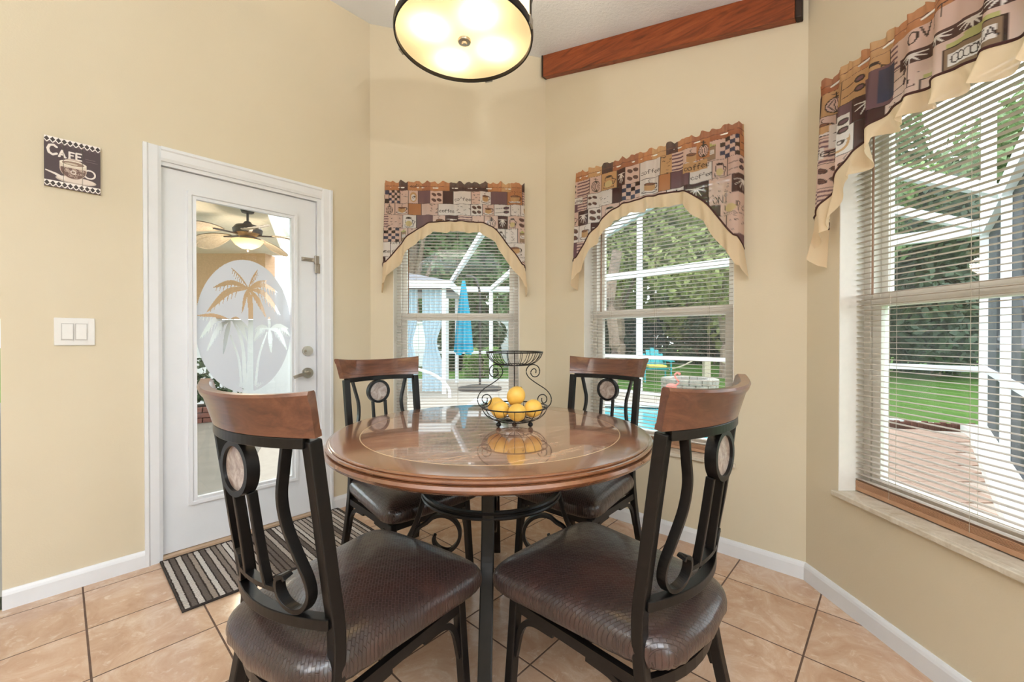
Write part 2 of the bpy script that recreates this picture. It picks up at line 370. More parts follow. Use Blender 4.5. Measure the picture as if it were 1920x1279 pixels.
# floor: grout bed + one object for every tile
floor_poly = [(XR, YB), (XR, CD[1]), (BC[0], BC[1]), (AB[0], AB[1]), (A0[0], A0[1]), (XL, YL), (XL, YB)]
mb = MB(); mb.prism(floor_poly, -0.06, -0.0010); floor = tag(mb.build('floor', M['grout']), 'peach ceramic tile floor with brown grout', kind='structure')
TP = 0.3353; G = 0.0060
clips = [((1, 0), XR), ((0, 1), AB[1]), ((RT, RT), 2.305), ((-RT, RT), 2.66), ((-1, 0), 2.95), ((0, -1), 0.75)]
rest = MB()
for i in range(-14, 12):
    for j in range(-12, 12):
        u0 = -0.234+TP*i+G/2; v0 = 0.401+TP*j+G/2; u1 = u0+TP-G; v1 = v0+TP-G
        q = [((u+v_)*RT, (v_-u)*RT) for u, v_ in ((u0, v0), (u1, v0), (u1, v1), (u0, v1))]
        for nn, cc in clips:
            if q: q = clip_poly(q, nn, cc)
        if len(q) < 3: continue
        ar = 0.5*sum(q[k][0]*q[(k+1) % len(q)][1]-q[(k+1) % len(q)][0]*q[k][1] for k in range(len(q)))
        if abs(ar) < 2e-4: continue
        if ar < 0: q = q[::-1]
        cx = sum(p[0] for p in q)/len(q); cy = sum(p[1] for p in q)/len(q)
        tb = MB(); n = len(q); b = 0.0008
        ins = [(p[0]+(cx-p[0])*0.006, p[1]+(cy-p[1])*0.006) for p in q]
        tb.add([(p[0], p[1], -0.008) for p in q]+[(p[0], p[1], -b) for p in q]+[(p[0], p[1], 0.0) for p in ins],
               [tuple(2*n+k for k in range(n))]+[(k, (k+1) % n, n+(k+1) % n, n+k) for k in range(n)]+[(n+k, n+(k+1) % n, 2*n+(k+1) % n, 2*n+k) for k in range(n)])
        tb.build('tile', M['tile'], floor)
mb = MB(); mb.prism([(XL, YB), (XR, YB), (XR, -0.75), (-2.95, -0.75), (-2.95, 0.812), (XL, YL)], -0.01, 0.0)
o = mb.build('tile_field', M['tile'], floor)

# baseboards
def baseboard(name, wl, a, b, label):
    prof = [(0.0, 0.0), (0.0, 0.078), (-0.006, 0.078), (-0.011, 0.068), (-0.014, 0.058), (-0.015, 0.0)]
    mb = MB(); k = len(prof)
    # mitred ends: inside corners of 135 degrees
    def end(s, sg, y): return s+sg*(-y)*math.tan(R(22.5))
    L = [(a if a == 0.0 and wl == 'A' else end(a, 1, y) if a == 0.0 else a, y, z) for y, z in prof]
    Rr = [(end(b, -1, y) if b > 1.1 else b, y, z) for y, z in prof]
    mb.add(L+Rr, [tuple(range(k)), tuple(range(2*k-1, k-1, -1))]+[(q, q+k, (q+1) % k+k, (q+1) % k) for q in range(k)])
    return tag(on_wall(mb.build(name, M['trim']), wl), label, kind='structure')
baseboard('baseboard_left', 'A', 0.0, 0.436, 'white baseboard left of the patio door')
baseboard('baseboard_corner', 'A', 1.346, A_LEN, 'short white baseboard right of the patio door')
baseboard('baseboard_back', 'B', 0.0, B_LEN, 'white baseboard below the back window')
baseboard('baseboard_angle', 'C', 0.0, C_LEN, 'white baseboard of the angled wall')
baseboard('baseboard_right', 'D', 0.0, D_LEN, 'white baseboard below the right-hand window')

# wooden beam along the ceiling of the angled wall
be = empty('trim_1', kind='structure', label='stained wooden beam under the sloping ceiling'); on_wall(be, 'C')
def zc(s): return ceil_z(*wall_pt('C', s))
def beam_piece(a, b, d0, d1, h=0.145, z_off=0.0):
    mb = MB(); za, zb = zc(a)-0.001, zc(b)-0.001
    mb.add([(a, -d1, za-h), (b, -d1, zb-h), (b, -d0, zb-h), (a, -d0, za-h), (a, -d1, za), (b, -d1, zb), (b, -d0, zb), (a, -d0, za)],
           [(3, 2, 1, 0), (4, 5, 6, 7), (0, 1, 5, 4), (1, 2, 6, 5), (2, 3, 7, 6), (3, 0, 4, 7)])
    return mb
beam_piece(0.012, C_LEN-0.045, 0.0, 0.045).build('beam_board', M['beam'], be, bevel=0.003)
beam_piece(0.0, 0.012, 0.0, 0.046).build('beam_end', M['beam_end'], be)
beam_piece(C_LEN-0.045, C_LEN-0.018, 0.0, 0.046, 0.147).build('beam_end', M['beam_end'], be, bevel=0.006)

# windows
def ring(mb, x0, x1, z0, z1, wd, y0, y1):
    mb.box((x0, y0, z0), (x0+wd, y1, z1)); mb.box((x1-wd, y0, z0), (x1, y1, z1))
    mb.box((x0+wd, y0, z0), (x1-wd, y1, z0+wd)); mb.box((x0+wd, y0, z1-wd), (x1-wd, y1, z1))
def window(name, wl, label):
    x0, x1 = WIN[wl]; root = on_wall(empty(name, label=label, kind='structure'), wl)
    mb = MB(); ring(mb, x0, x1, SILL, HEAD, 0.032, 0.105, 0.185); mb.build('window_frame', M['vinyl'], root, bevel=0.002)
    mb = MB(); mb.box((x0+0.0005, 0.001, SILL+0.0005), (x0+0.004, 0.105, HEAD-0.001)); mb.build('reveal_liner', M['vinyl'], root)
    mb = MB(); mb.box((x1-0.004, 0.001, SILL+0.0005), (x1-0.0005, 0.105, HEAD-0.001)); mb.build('reveal_liner', M['vinyl'], root)
    mid = 1.25
    a, b = x0+0.034, x1-0.034
    mb = MB(); ring(mb, a, b, mid-0.022, HEAD-0.034, 0.03, 0.148, 0.175); mb.build('upper_sash', M['vinyl'], root, bevel=0.002)
    mb = MB(); ring(mb, a, b, SILL+0.034, mid+0.03, 0.038, 0.112, 0.143); mb.box((a, 0.106, mid-0.022), (b, 0.112, mid+0.012)); mb.build('lower_sash', M['vinyl'], root, bevel=0.002)
    mb = MB(); mb.box((a+0.03, 0.160, mid+0.008), (b-0.03, 0.163, HEAD-0.064)); mb.build('pane', M['glass'], root)
    mb = MB(); mb.box((a+0.038, 0.126, SILL+0.072), (b-0.038, 0.129, mid-0.008)); mb.build('pane', M['glass'], root)
    mb = MB(); mb.box((x0-0.012, -0.022, SILL-0.02), (x1+0.012, -0.0005, SILL)); mb.box((x0+0.0005, -0.0005, SILL-0.02), (x1-0.0005, 0.105, SILL)); mb.build('window_sill', M['marble'], root, bevel=0.003)
    return root
window('window_1', 'B', 'double-hung white window behind the rear left chair')
window('window_2', 'C', 'double-hung white window in the angled wall behind the rear right chair')
window('window_3', 'D', 'large double-hung white window at the right edge')

# blinds
def blind(wl, label):
    x0, x1 = WIN[wl]; root = on_wall(empty('window_blind', label=label, cat='blind', group='cream mini blinds in the bay windows'), wl)
    a, b = x0+0.006, x1-0.006; yc = 0.082
    mb = MB(); mb.box((a, yc-0.014, HEAD-0.026), (b, yc+0.014, HEAD-0.001)); mb.build('head_rail', M['slat'], root)
    prof = [(-0.0125, 0.0), (-0.0045, 0.0016), (0.0045, 0.0016), (0.0125, 0.0)]
    me = None; z = HEAD-0.045; zb = SILL+0.052
    sb = MB()
    top = [(xx, yc+p, q+0.0003) for xx in (a, b) for p, q in prof]; bot = [(xx, yc+p, q-0.0003) for xx in (a, b) for p, q in prof]
    fs = [(k, k+4, k+5, k+1) for k in range(3)]+[(8+k+1, 8+k+5, 8+k+4, 8+k) for k in range(3)]+[(0, 8, 12, 4), (3, 7, 15, 11)]
    sb.add(top+bot, [tuple(reversed(f)) for f in fs])
    first = sb.build('slat', M['slat'], root, smooth=True, angle=60); first.location = (0, 0, z); tilt = R(3)
    n = int((z-zb)/0.0215)
    for k in range(1, n+1):
        c = first.copy(); link(c, root); c.location = (0, 0, z-0.0215*k)
    mb = MB()
    for k in range(6): mb.box((a, yc-0.0125, SILL+0.024+0.0036*k), (b, yc+0.0125, SILL+0.0262+0.0036*k))
    mb.build('slat_stack', M['blind_rail'], root)
    mb = MB(); mb.box((a, yc-0.013, SILL+0.004), (b, yc+0.013, SILL+0.0225)); mb.build('bottom_rail', M['blind_rail'], root, bevel=0.003)
    L = b-a
    for fx in (0.16, 0.5, 0.84) if wl != 'D' else (0.17, 0.48, 0.8):
        mb = MB()
        for dy in (-0.0135, 0.0135): mb.tube([(a+L*fx, yc+dy, SILL+0.02), (a+L*fx, yc+dy, HEAD-0.02)], 0.0007, 4)
        mb.build('ladder_cord', M['cord'], root)
    mb = MB(); mb.tube([(a+0.09 if wl != 'D' else a+0.085, yc-0.022, HEAD-0.03), (a+0.085, yc-0.024, 1.27)], 0.0042, 6); mb.build('tilt_wand', M['wand'], root)
    return root
blind('B', 'cream mini blind in the window behind the rear left chair')
blind('C', 'cream mini blind in the angled wall window behind the rear right chair')
blind('D', 'cream mini blind in the big window at the right edge')

# ------------------------------------------------------------------ print painter (flat printed patterns on cloth and on the sign)
FONT = {
 'c': [[(.62, .55), (.4, .66), (.12, .5), (.08, .25), (.25, .03), (.5, .03), (.65, .14)]],
 'o': [[(.35, .66), (.1, .5), (.08, .2), (.3, .0), (.58, .12), (.64, .42), (.48, .64), (.35, .66)]],
 'f': [[(.6, .95), (.42, 1.0), (.3, .85), (.28, .0)], [(.08, .6), (.55, .6)]],
 'e': [[(.1, .34), (.62, .4), (.5, .63), (.25, .64), (.08, .4), (.12, .12), (.35, .0), (.62, .1)]],
 's': [[(.55, .6), (.3, .66), (.12, .5), (.5, .25), (.5, .06), (.25, .0), (.08, .08)]],
 'p': [[(.12, .62), (.12, -.3)], [(.12, .55), (.4, .66), (.6, .45), (.5, .1), (.3, .02), (.12, .12)]],
 'r': [[(.14, .62), (.14, .0)], [(.14, .42), (.35, .64), (.55, .6)]],
 'C': [[(.66, .82), (.45, 1.0), (.18, .9), (.06, .55), (.14, .16), (.4, .0), (.66, .16)]],
 'O': [[(.35, 1.0), (.1, .8), (.05, .4), (.2, .06), (.48, .02), (.66, .3), (.64, .75), (.35, 1.0)]],
 'N': [[(.08, 0), (.1, 1.0), (.6, .02), (.62, 1.0)]],
 'I': [[(.3, 0), (.3, 1.0)], [(.15, 0), (.45, 0)], [(.15, 1), (.45, 1)]],
 'V': [[(.05, 1.0), (.33, 0), (.62, 1.0)]],
 'T': [[(.33, 0), (.33, 1.0)], [(.04, 1.0), (.64, 1.0)]],
 'M': [[(.05, 0), (.12, 1.0), (.35, .4), (.6, 1.0), (.66, 0)]],
 'B': [[(.1, 0), (.1, 1.0), (.45, .95), (.5, .65), (.12, .52), (.55, .45), (.58, .1), (.1, 0)]],
 'L': [[(.12, 1.0), (.12, 0), (.6, .02)]],
 'A': [[(.03, 0), (.35, 1.0), (.66, 0)], [(.15, .36), (.55, .36)]],
 'F': [[(.12, 0), (.12, 1.0)], [(.12, .97), (.62, .97)], [(.12, .53), (.5, .53)]],
 'E': [[(.62, .03), (.12, .03), (.12, .97), (.62, .97)], [(.12, .52), (.5, .52)]],
}
class Painter:
    """u to the right, v downwards, metres"""
    def __init__(s, U, V, base): s.U = U; s.V = V; s.c = np.tile(np.array(base[:3]), (U.size, 1))
    def put(s, m, col, a=1.0): s.c[m] = s.c[m]*(1-a)+np.array(col[:3])*a
    def rect(s, x0, x1, y0, y1, col): s.put((s.U >= x0) & (s.U < x1) & (s.V >= y0) & (s.V < y1), col)
    def ell(s, cx, cy, rx, ry, col, rot=0.0, ring=0.0):
        ca, sa = math.cos(rot), math.sin(rot); x = s.U-cx; y = s.V-cy
        d = ((x*ca+y*sa)/rx)**2+((-x*sa+y*ca)/ry)**2
        s.put((d <= 1) & (d >= ring), col)
    def line(s, pts, wd, col, wd2=None):
        pts = [np.array(p, float) for p in pts]; xs = [p[0] for p in pts]; ys = [p[1] for p in pts]; W = max(wd, wd2 or 0)
        idx = np.where((s.U > min(xs)-W) & (s.U < max(xs)+W) & (s.V > min(ys)-W) & (s.V < max(ys)+W))[0]
        if not idx.size: return
        q = np.stack([s.U[idx], s.V[idx]], 1); ok = np.zeros(idx.size, bool); n = len(pts)-1
        for i in range(n):
            a, b = pts[i], pts[i+1]; ab = b-a; L = ab@ab+1e-12
            t = np.clip(((q-a)@ab)/L, 0, 1); dd = np.hypot(*(q-a-t[:, None]*ab).T)
            ww = wd if wd2 is None else wd+(wd2-wd)*(i+t)/n
            ok |= dd <= ww/2
        s.put(idx[ok], col)
    def text(s, st, x, y, h, col, wd, slope=0.0, adv=0.74):
        for i, ch in enumerate(st):
            for pl in FONT.get(ch, []): s.line([(x+(px+i*adv)*h, y-py*h-(px+i*adv)*h*slope) for px, py in pl], wd, col)
def set_print(o, cols):
    a = o.data.color_attributes.new('print', 'FLOAT_COLOR', 'POINT')
    a.data.foreach_set('color', np.concatenate([cols, np.ones((len(cols), 1))], 1).astype(np.float32).ravel())
K_DARK = rgb(78, 46, 46); K_MAUVE = rgb(124, 92, 100); K_PINK = rgb(236, 206, 194); K_CREAM = rgb(248, 240, 236)
K_ORANGE = rgb(202, 138, 92); K_TAN = rgb(214, 170, 122); K_INK = rgb(58, 36, 36); K_GOLD = rgb(226, 206, 150); K_BLUE = rgb(66, 70, 96)
def motif(p, kind, x, y, w_, h_, rng):
    cx, cy = x+w_/2, y+h_/2; lw = 0.0028
    if kind == 'beans':
        for k in range(4):
            bx = x+w_*(0.3+0.42*(k % 2)); by = y+h_*(0.28+0.42*(k//2)); r_ = min(w_, h_)*0.17
            p.ell(bx, by, r_*1.2, r_*0.75, K_INK, 0.5); p.ell(bx, by, r_*1.0, r_*0.55, rgb(120, 84, 76), 0.5); p.line([(bx-r_*0.8, by-r_*0.3), (bx+r_*0.8, by+r_*0.3)], lw*0.7, K_INK)
    elif kind == 'spoons':
        for k in (0.32, 0.68):
            yy = y+h_*k; p.line([(x+w_*0.08, yy+0.006), (x+w_*0.6, yy-0.001)], lw, K_INK); p.ell(x+w_*0.75, yy-0.003, w_*0.18, h_*0.13, K_INK, -0.2); p.ell(x+w_*0.76, yy-0.003, w_*0.12, h_*0.07, K_MAUVE, -0.2)
    elif kind == 'cup':
        p.ell(cx, y+h_*0.8, w_*0.42, h_*0.1, K_INK); p.ell(cx, y+h_*0.79, w_*0.37, h_*0.07, K_CREAM)
        p.ell(cx+w_*0.3, cy, w_*0.13, h_*0.16, K_INK, 0, 0.35); p.rect(cx-w_*0.28, cx+w_*0.28, y+h_*0.36, y+h_*0.62, K_TAN); p.ell(cx, y+h_*0.62, w_*0.28, h_*0.16, K_TAN)
        p.ell(cx, y+h_*0.36, w_*0.28, h_*0.08, K_INK); p.ell(cx, y+h_*0.36, w_*0.23, h_*0.05, rgb(150, 104, 80))
        p.line([(cx, y+h_*0.25), (cx-0.006, y+h_*0.16), (cx+0.004, y+h_*0.08)], lw*0.8, K_INK)
    elif kind == 'jar':
        p.rect(x+w_*0.18, x+w_*0.82, y+h_*0.26, y+h_*0.94, K_INK); p.rect(x+w_*0.21, x+w_*0.79, y+h_*0.29, y+h_*0.92, rgb(166, 140, 116))
        p.rect(x+w_*0.2, x+w_*0.8, y+h_*0.2, y+h_*0.27, rgb(198, 196, 128)); p.ell(cx, y+h_*0.15, w_*0.12, h_*0.06, rgb(198, 196, 128)); p.rect(x+w_*0.27, x+w_*0.73, y+h_*0.45, y+h_*0.66, K_CREAM)
        for k in (0.51, 0.59): p.line([(x+w_*0.33, y+h_*k), (x+w_*0.67, y+h_*k)], lw*0.6, K_INK)
    elif kind == 'pot':
        p.line([(cx-w_*0.3, y+h_*0.9), (cx-w_*0.22, y+h_*0.3), (cx+w_*0.22, y+h_*0.3), (cx+w_*0.3, y+h_*0.9), (cx-w_*0.3, y+h_*0.9)], lw, K_INK)
        p.ell(cx, y+h_*0.68, w_*0.24, h_*0.2, K_GOLD); p.ell(cx, y+h_*0.24, w_*0.2, h_*0.06, K_INK); p.line([(cx+w_*0.25, y+h_*0.4), (cx+w_*0.42, y+h_*0.5), (cx+w_*0.3, y+h_*0.75)], lw*1.4, K_INK)
    elif kind == 'melon':
        p.ell(cx, y+h_*0.6, w_*0.32, h_*0.34, K_INK); p.ell(cx, y+h_*0.6, w_*0.28, h_*0.3, K_PINK)
        for k in (-0.18, -0.06, 0.06, 0.18): p.line([(cx+w_*k*0.3, y+h_*0.31), (cx+w_*k*1.3, y+h_*0.6), (cx+w_*k*0.3, y+h_*0.89)], lw, K_INK)
        p.line([(cx, y+h_*0.3), (cx, y+h_*0.1)], lw*1.5, K_INK); p.line([(cx-w_*0.14, y+h_*0.14), (cx+w_*0.14, y+h_*0.2)], lw, K_INK)
    elif kind == 'stripes':
        for k in range(5): p.rect(x, x+w_, y+h_*(0.1+0.19*k), y+h_*(0.18+0.19*k), K_MAUVE)
    elif kind == 'check':
        n = 4; sx = w_/n; sy = h_/max(1, round(h_/sx))
        for a in range(n):
            for b in range(int(round(h_/sy))):
                if (a+b) % 2: p.rect(x+a*sx, x+(a+1)*sx, y+b*sy, y+(b+1)*sy, K_BLUE if rng.random() < 0.5 else K_INK)
    elif kind == 'dots':
        for k in range(10): p.ell(x+w_*rng.random(), y+h_*rng.random(), 0.0026, 0.0026, K_INK)
    elif kind == 'sun':
        for k in range(7):
            a = PI*k/6; p.line([(cx, y+h_*0.3), (cx+w_*0.42*math.cos(a), y+h_*0.3+h_*0.55*math.sin(a))], lw*2.4, K_CREAM, lw)
    elif kind == 'scribble':
        for k in range(12):
            a, b = x+w_*rng.random(), y+h_*rng.random(); p.line([(a, b), (a+0.008*rng.uniform(-1, 1), b+0.008*rng.uniform(-1, 1)), (a+0.008, b)], lw*0.7, K_INK)
    elif kind == 'coffee': p.text('coffee', x+w_*0.06, y+h_*0.75, w_*0.21, K_INK, lw)
    elif kind == 'face':
        p.ell(cx, cy, w_*0.36, h_*0.38, K_TAN); p.ell(cx, cy+h_*0.04, w_*0.24, h_*0.26, K_CREAM); p.ell(cx+w_*0.06, cy, w_*0.12, h_*0.12, K_INK, 0.8); p.ell(cx+w_*0.03, cy+h_*0.03, w_*0.06, h_*0.05, K_CREAM)
def patchwork(p, U0, U1, seed, header=0.055):
    rng = random.Random(seed); y = header; kinds = ['beans', 'spoons', 'cup', 'jar', 'pot', 'melon', 'stripes', 'check', 'dots', 'sun', 'scribble', 'coffee', 'face', None, None]
    row = 0
    while y < 0.95:
        h_ = rng.uniform(0.075, 0.105); x = U0-0.03*rng.random()
        while x < U1:
            w_ = rng.uniform(0.055, 0.11); k = rng.choice(kinds)
            if k == 'sun': bgc = K_DARK
            elif k == 'coffee': bgc = K_CREAM; w_ = rng.uniform(0.1, 0.13)
            elif k in ('check', 'stripes'): bgc = K_PINK
            elif k is None: bgc = rng.choice([K_DARK, K_MAUVE, K_MAUVE, K_ORANGE])
            else: bgc = rng.choice([K_PINK, K_PINK, K_CREAM, K_TAN if row < 1 else K_CREAM, K_ORANGE if row < 1 else K_PINK])
            p.rect(x, x+w_, y, y+h_, bgc)
            if k: motif(p, k, x, y, w_, h_, rng)
            p.line([(x, y), (x, y+h_)], 0.0022, K_INK); p.line([(x, y), (x+w_, y)], 0.0022, K_INK); x += w_
        y += h_; row += 1
    x = U0
    while x < U1:
        w_ = rng.uniform(0.05, 0.09); p.rect(x, x+w_, -0.1, header, rng.choice([K_ORANGE, K_ORANGE, K_DARK, K_TAN, rgb(178, 112, 78)])); x += w_
    p.rect(U0, U1, 0.026, 0.0285, rgb(110, 66, 52))

# ------------------------------------------------------------------ valances
PIPE = [(0.0, 0.600), (0.09, 0.500), (0.16, 0.395), (0.27, 0.305), (0.34, 0.268), (0.52, 0.258), (0.72, 0.272), (0.80, 0.345), (0.88, 0.450), (0.94, 0.545), (1.0, 0.620)]
def pipe_len(t):
    for (a, la), (b, lb) in zip(PIPE, PIPE[1:]):
        if t <= b:
            k = (t-a)/(b-a); return la+(lb-la)*k
    return PIPE[-1][1]
def smooth_len(t): return sum(pipe_len(min(1, max(0, t+d))) for d in (-0.03, -0.015, 0, 0.015, 0.03))/5
def valance(wl, s0_, s1_, label, seed, words, res=0.0036, top=2.15, off=0.062, ripple=1.0):
    root = on_wall(empty('valance', label=label, cat='valance', group='coffee print valances'), wl)
    rng = random.Random(seed); W = s1_-s0_; ph = [rng.uniform(0, 6.28) for _ in range(6)]
    def place(u, v, extra=0.0):
        """u along cloth incl. returns to the wall (0.055 m each side), v down"""
        g = (0.006*math.sin(u*57+ph[0])+0.004*math.sin(u*93+ph[1]))*ripple*min(1.0, 0.4+v/0.3)
        if v < 0.055: g += 0.0045*math.sin(u*150+ph[2])*(1-v/0.055)+0.0035*math.sin(u*260+ph[4])*(1-v/0.055)
        sway = 0.004*math.sin(u*41+ph[3])*min(1, v/0.3)
        d = off+g+extra+0.018*min(1, v/0.5)
        r_ = 0.05
        if u < r_: k = u/r_; return (s0_+0.02*k*k-0.012*min(1, v/0.6)*k+sway, -(0.004+(d-0.004)*math.sin(k*PI/2)), top-v)
        if u > W-r_: k = (W-u)/r_; return (s1_-0.02*k*k+0.012*min(1, v/0.6)*k+sway, -(0.004+(d-0.004)*math.sin(k*PI/2)), top-v)
        return (s0_+0.02+(u-r_)/(W-2*r_)*(W-0.04)+sway, -d, top-v)
    nu = int(W/res); nv = int(0.62/res); vs = []; UU = []; VV = []
    for j in range(nv+1):
        for i in range(nu+1):
            u = W*i/nu; L = smooth_len(i/nu); v = L*j/nv
            jag = 0.006*math.sin(u*120+ph[4])+0.005*math.sin(u*71+ph[5])
            vs.append(place(u, v-(jag+0.004 if j == 0 else jag*max(0, 1-v/0.03)))); UU.append(u); VV.append(v)
    mb = MB(); mb.add(vs, [(j*(nu+1)+i, (j+1)*(nu+1)+i, (j+1)*(nu+1)+i+1, j*(nu+1)+i+1) for j in range(nv) for i in range(nu)])
    o = mb.build('printed_panel', M['print_cloth'], root, smooth=True, angle=180)
    p = Painter(np.array(UU), np.array(VV), K_PINK); patchwork(p, -0.02, W+0.02, seed); words(p, W); set_print(o, p.c)
    # dark piping along the arched edge
    mb = MB(); mb.tube([Vector(place(W*i/160, smooth_len(i/160)))+Vector((0, -0.003, 0)) for i in range(161)], 0.0042, 6); mb.build('piping', M['piping'], root, smooth=True)
    # gathered ruffle below it
    def ruf(a, b):
        u = W*a; L = smooth_len(a); e = 0.01
        sl = (smooth_len(min(1, a+e))-smooth_len(max(0, a-e)))/(W*2*e)
        wv = 0.072*math.sqrt(1+min(abs(sl), 1.5)**2)
        ed = min(a, 1-a); wv += 0.075*max(0, 1-ed/0.075)
        v = L+wv*b; x, y, z = place(u, v)
        rp = ripple*b*(0.011*math.sin(u*66+ph[1])+0.006*math.sin(u*131+ph[2]))
        x += (0.35 if a < 0.5 else -0.35)*b*0.05*max(0, 1-ed/0.16)*(-1)
        return (x+0.006*b*math.cos(u*66+ph[1])*ripple, y-rp-0.002, z+0.006*b*ripple*math.sin(u*49+ph[3]))
    mb = MB(); mb.grid(lambda a, b: ruf(a, 1-b), 260, 8); mb.build('ruffle', M['ruffle'], root, smooth=True, angle=180)
    # rod
    mb = MB(); mb.tube([(s0_+0.012, -0.002, top-0.035), (s0_+0.014, -off+0.012, top-0.035), (s0_+0.03, -off+0.004, top-0.035), (s1_-0.03, -off+0.004, top-0.035), (s1_-0.014, -off+0.012, top-0.035), (s1_-0.012, -0.002, top-0.035)], 0.004, 6); mb.build('curtain_rod', M['vinyl'], root)
    return root
def words_b(p, W): p.text('coffee', 0.20, 0.035, 0.020, K_INK, 0.0025); p.text('coffee', 0.08, 0.42, 0.02, K_INK, 0.0022)
def words_c(p, W):
    p.rect(0.68, 0.79, 0.135, 0.185, K_TAN); p.text('coffee', 0.685, 0.175, 0.026, K_INK, 0.0032)
    p.rect(0.02, 0.095, 0.16, 0.20, K_CREAM); p.text('coffee', 0.022, 0.192, 0.018, K_INK, 0.0026)
    p.rect(0.80, 0.93, 0.34, 0.385, K_PINK); p.text('ONI', 0.82, 0.378, 0.032, K_INK, 0.0035)
    p.rect(0.74, 0.80, 0.03, 0.13, K_ORANGE); motif(p, 'melon', 0.735, 0.03, 0.075, 0.1, random.Random(1))
def words_d(p, W):
    p.rect(0.0, 0.085, 0.275, 0.32, K_CREAM); p.text('coffee', 0.002, 0.312, 0.030, K_INK, 0.0032, adv=0.6)
    p.rect(0.36, 0.62, 0.055, 0.135, K_PINK); p.text('OVIT', 0.40, 0.105, 0.038, K_INK, 0.004, 0.25)
    p.rect(0.37, 0.68, 0.125, 0.165, K_DARK)
    for k in range(4): motif(p, 'sun', 0.375+0.075*k, 0.122, 0.075, 0.05, None)
    p.rect(0.43, 0.68, 0.165, 0.30, K_PINK); p.rect(0.502, 0.642, 0.190, 0.285, K_INK); p.rect(0.505, 0.639, 0.193, 0.285, rgb(150, 124, 100)); p.rect(0.510, 0.634, 0.177, 0.190, rgb(202, 198, 134)); p.ell(0.572, 0.172, 0.026, 0.009, rgb(202, 198, 134))
    p.rect(0.512, 0.632, 0.208, 0.246, K_CREAM); p.text('COCOMBIA', 0.5155, 0.240, 0.0268, K_INK, 0.0030, adv=0.535)
    p.rect(0.425, 0.475, 0.20, 0.30, rgb(240, 214, 200)); p.rect(0.43, 0.472, 0.225, 0.31, K_INK); p.rect(0.433, 0.470, 0.228, 0.31, K_PINK); p.rect(0.437, 0.467, 0.213, 0.224, rgb(202, 198, 134))
    p.rect(0.235, 0.33, 0.10, 0.235, K_MAUVE); p.rect(0.30, 0.35, 0.11, 0.225, K_BLUE)
    p.rect(0.095, 0.19, 0.19, 0.285, K_CREAM); motif(p, 'spoons', 0.095, 0.19, 0.1, 0.09, None)
valance('B', 0.105, 1.060, 'smallest coffee print valance, over the window behind the rear left chair', 11, words_b)
valance('C', 0.280, 1.245, 'coffee print valance over the angled wall window, below the wooden beam', 23, words_c)
valance('D', 0.135, 1.105, 'largest coffee print valance with a jar reading COCOMBIA, upper right corner', 37, words_d, res=0.0028, ripple=2.2)

# ------------------------------------------------------------------ patio door
dr = on_wall(empty('door_1', label='white glazed patio door with a frosted palm tree oval', kind='structure'), 'A')
DX0, DX1, DZ0, DZ1 = 0.506, 1.253, 0.022, 1.949
GX0, GX1, GZ0, GZ1 = 0.641, 1.111, 0.271, 1.823
# casing (moulded) around the opening, jambs, threshold
mb = MB()
def casing_piece(mb, a, b, up):
    prof = [(-0.034, 0.0), (-0.034, 0.017), (-0.026, 0.019), (-0.020, 0.014), (0.012, 0.013), (0.018, 0.017), (0.026, 0.010), (0.034, 0.008), (0.034, 0.0)]
    mb.sweep([a, b], prof, up=up)
x0c, x1c, zc1 = 0.436, 1.346, 2.039
mb.sweep([(x0c+0.034, 0, 0), (x0c+0.034, 0, zc1)], [(a, b) for a, b in [(-0.034, 0), (-0.034, 0.017), (-0.02, 0.018), (-0.014, 0.013), (0.02, 0.012), (0.034, 0.007), (0.034, 0)]], up=(0, -1, 0))
mb.build('door_casing', M['trim'], dr)
mb = MB(); mb.sweep([(x1c-0.034, 0, zc1), (x1c-0.034, 0, 0)], [(-0.034, 0), (-0.034, 0.017), (-0.02, 0.018), (-0.014, 0.013), (0.02, 0.012), (0.034, 0.007), (0.034, 0)], up=(0, -1, 0)); mb.build('door_casing', M['trim'], dr)
mb = MB(); mb.sweep([(x0c+0.066, 0, zc1-0.034), (x1c-0.066, 0, zc1-0.034)], [(-0.034, 0), (-0.034, 0.017), (-0.02, 0.018), (-0.014, 0.013), (0.02, 0.012), (0.034, 0.007), (0.034, 0)], up=(0, -1, 0)); mb.build('door_casing', M['trim'], dr)
mb = MB(); mb.box((0.471, 0.0, 0.0), (DX0-0.003, 0.13, 1.984)); mb.build('door_jamb', M['trim'], dr)
mb = MB(); mb.box((DX1+0.003, 0.0, 0.0), (1.287, 0.13, 1.984)); mb.build('door_jamb', M['trim'], dr)
mb = MB(); mb.box((DX0-0.003, 0.0, DZ1+0.003), (DX1+0.003, 0.13, 1.984)); mb.build('door_jamb', M['trim'], dr)
mb = MB(); mb.box((DX0-0.003, -0.01, 0.0005), (DX1+0.003, 0.15, 0.018)); mb.build('threshold', plain('tan_threshold', rgb(196, 168, 140), 0.5), dr)
mb = MB(); y0d, y1d = 0.018, 0.060
mb.box((DX0, y0d, DZ0), (GX0-0.004, y1d, DZ1)); mb.box((GX1+0.004, y0d, DZ0), (DX1, y1d, DZ1)); mb.box((GX0-0.004, y0d, DZ0), (GX1+0.004, y1d, GZ0-0.004)); mb.box((GX0-0.004, y0d, GZ1+0.004), (GX1+0.004, y1d, DZ1))
mb.build('door_slab', M['door'], dr)
mb = MB()
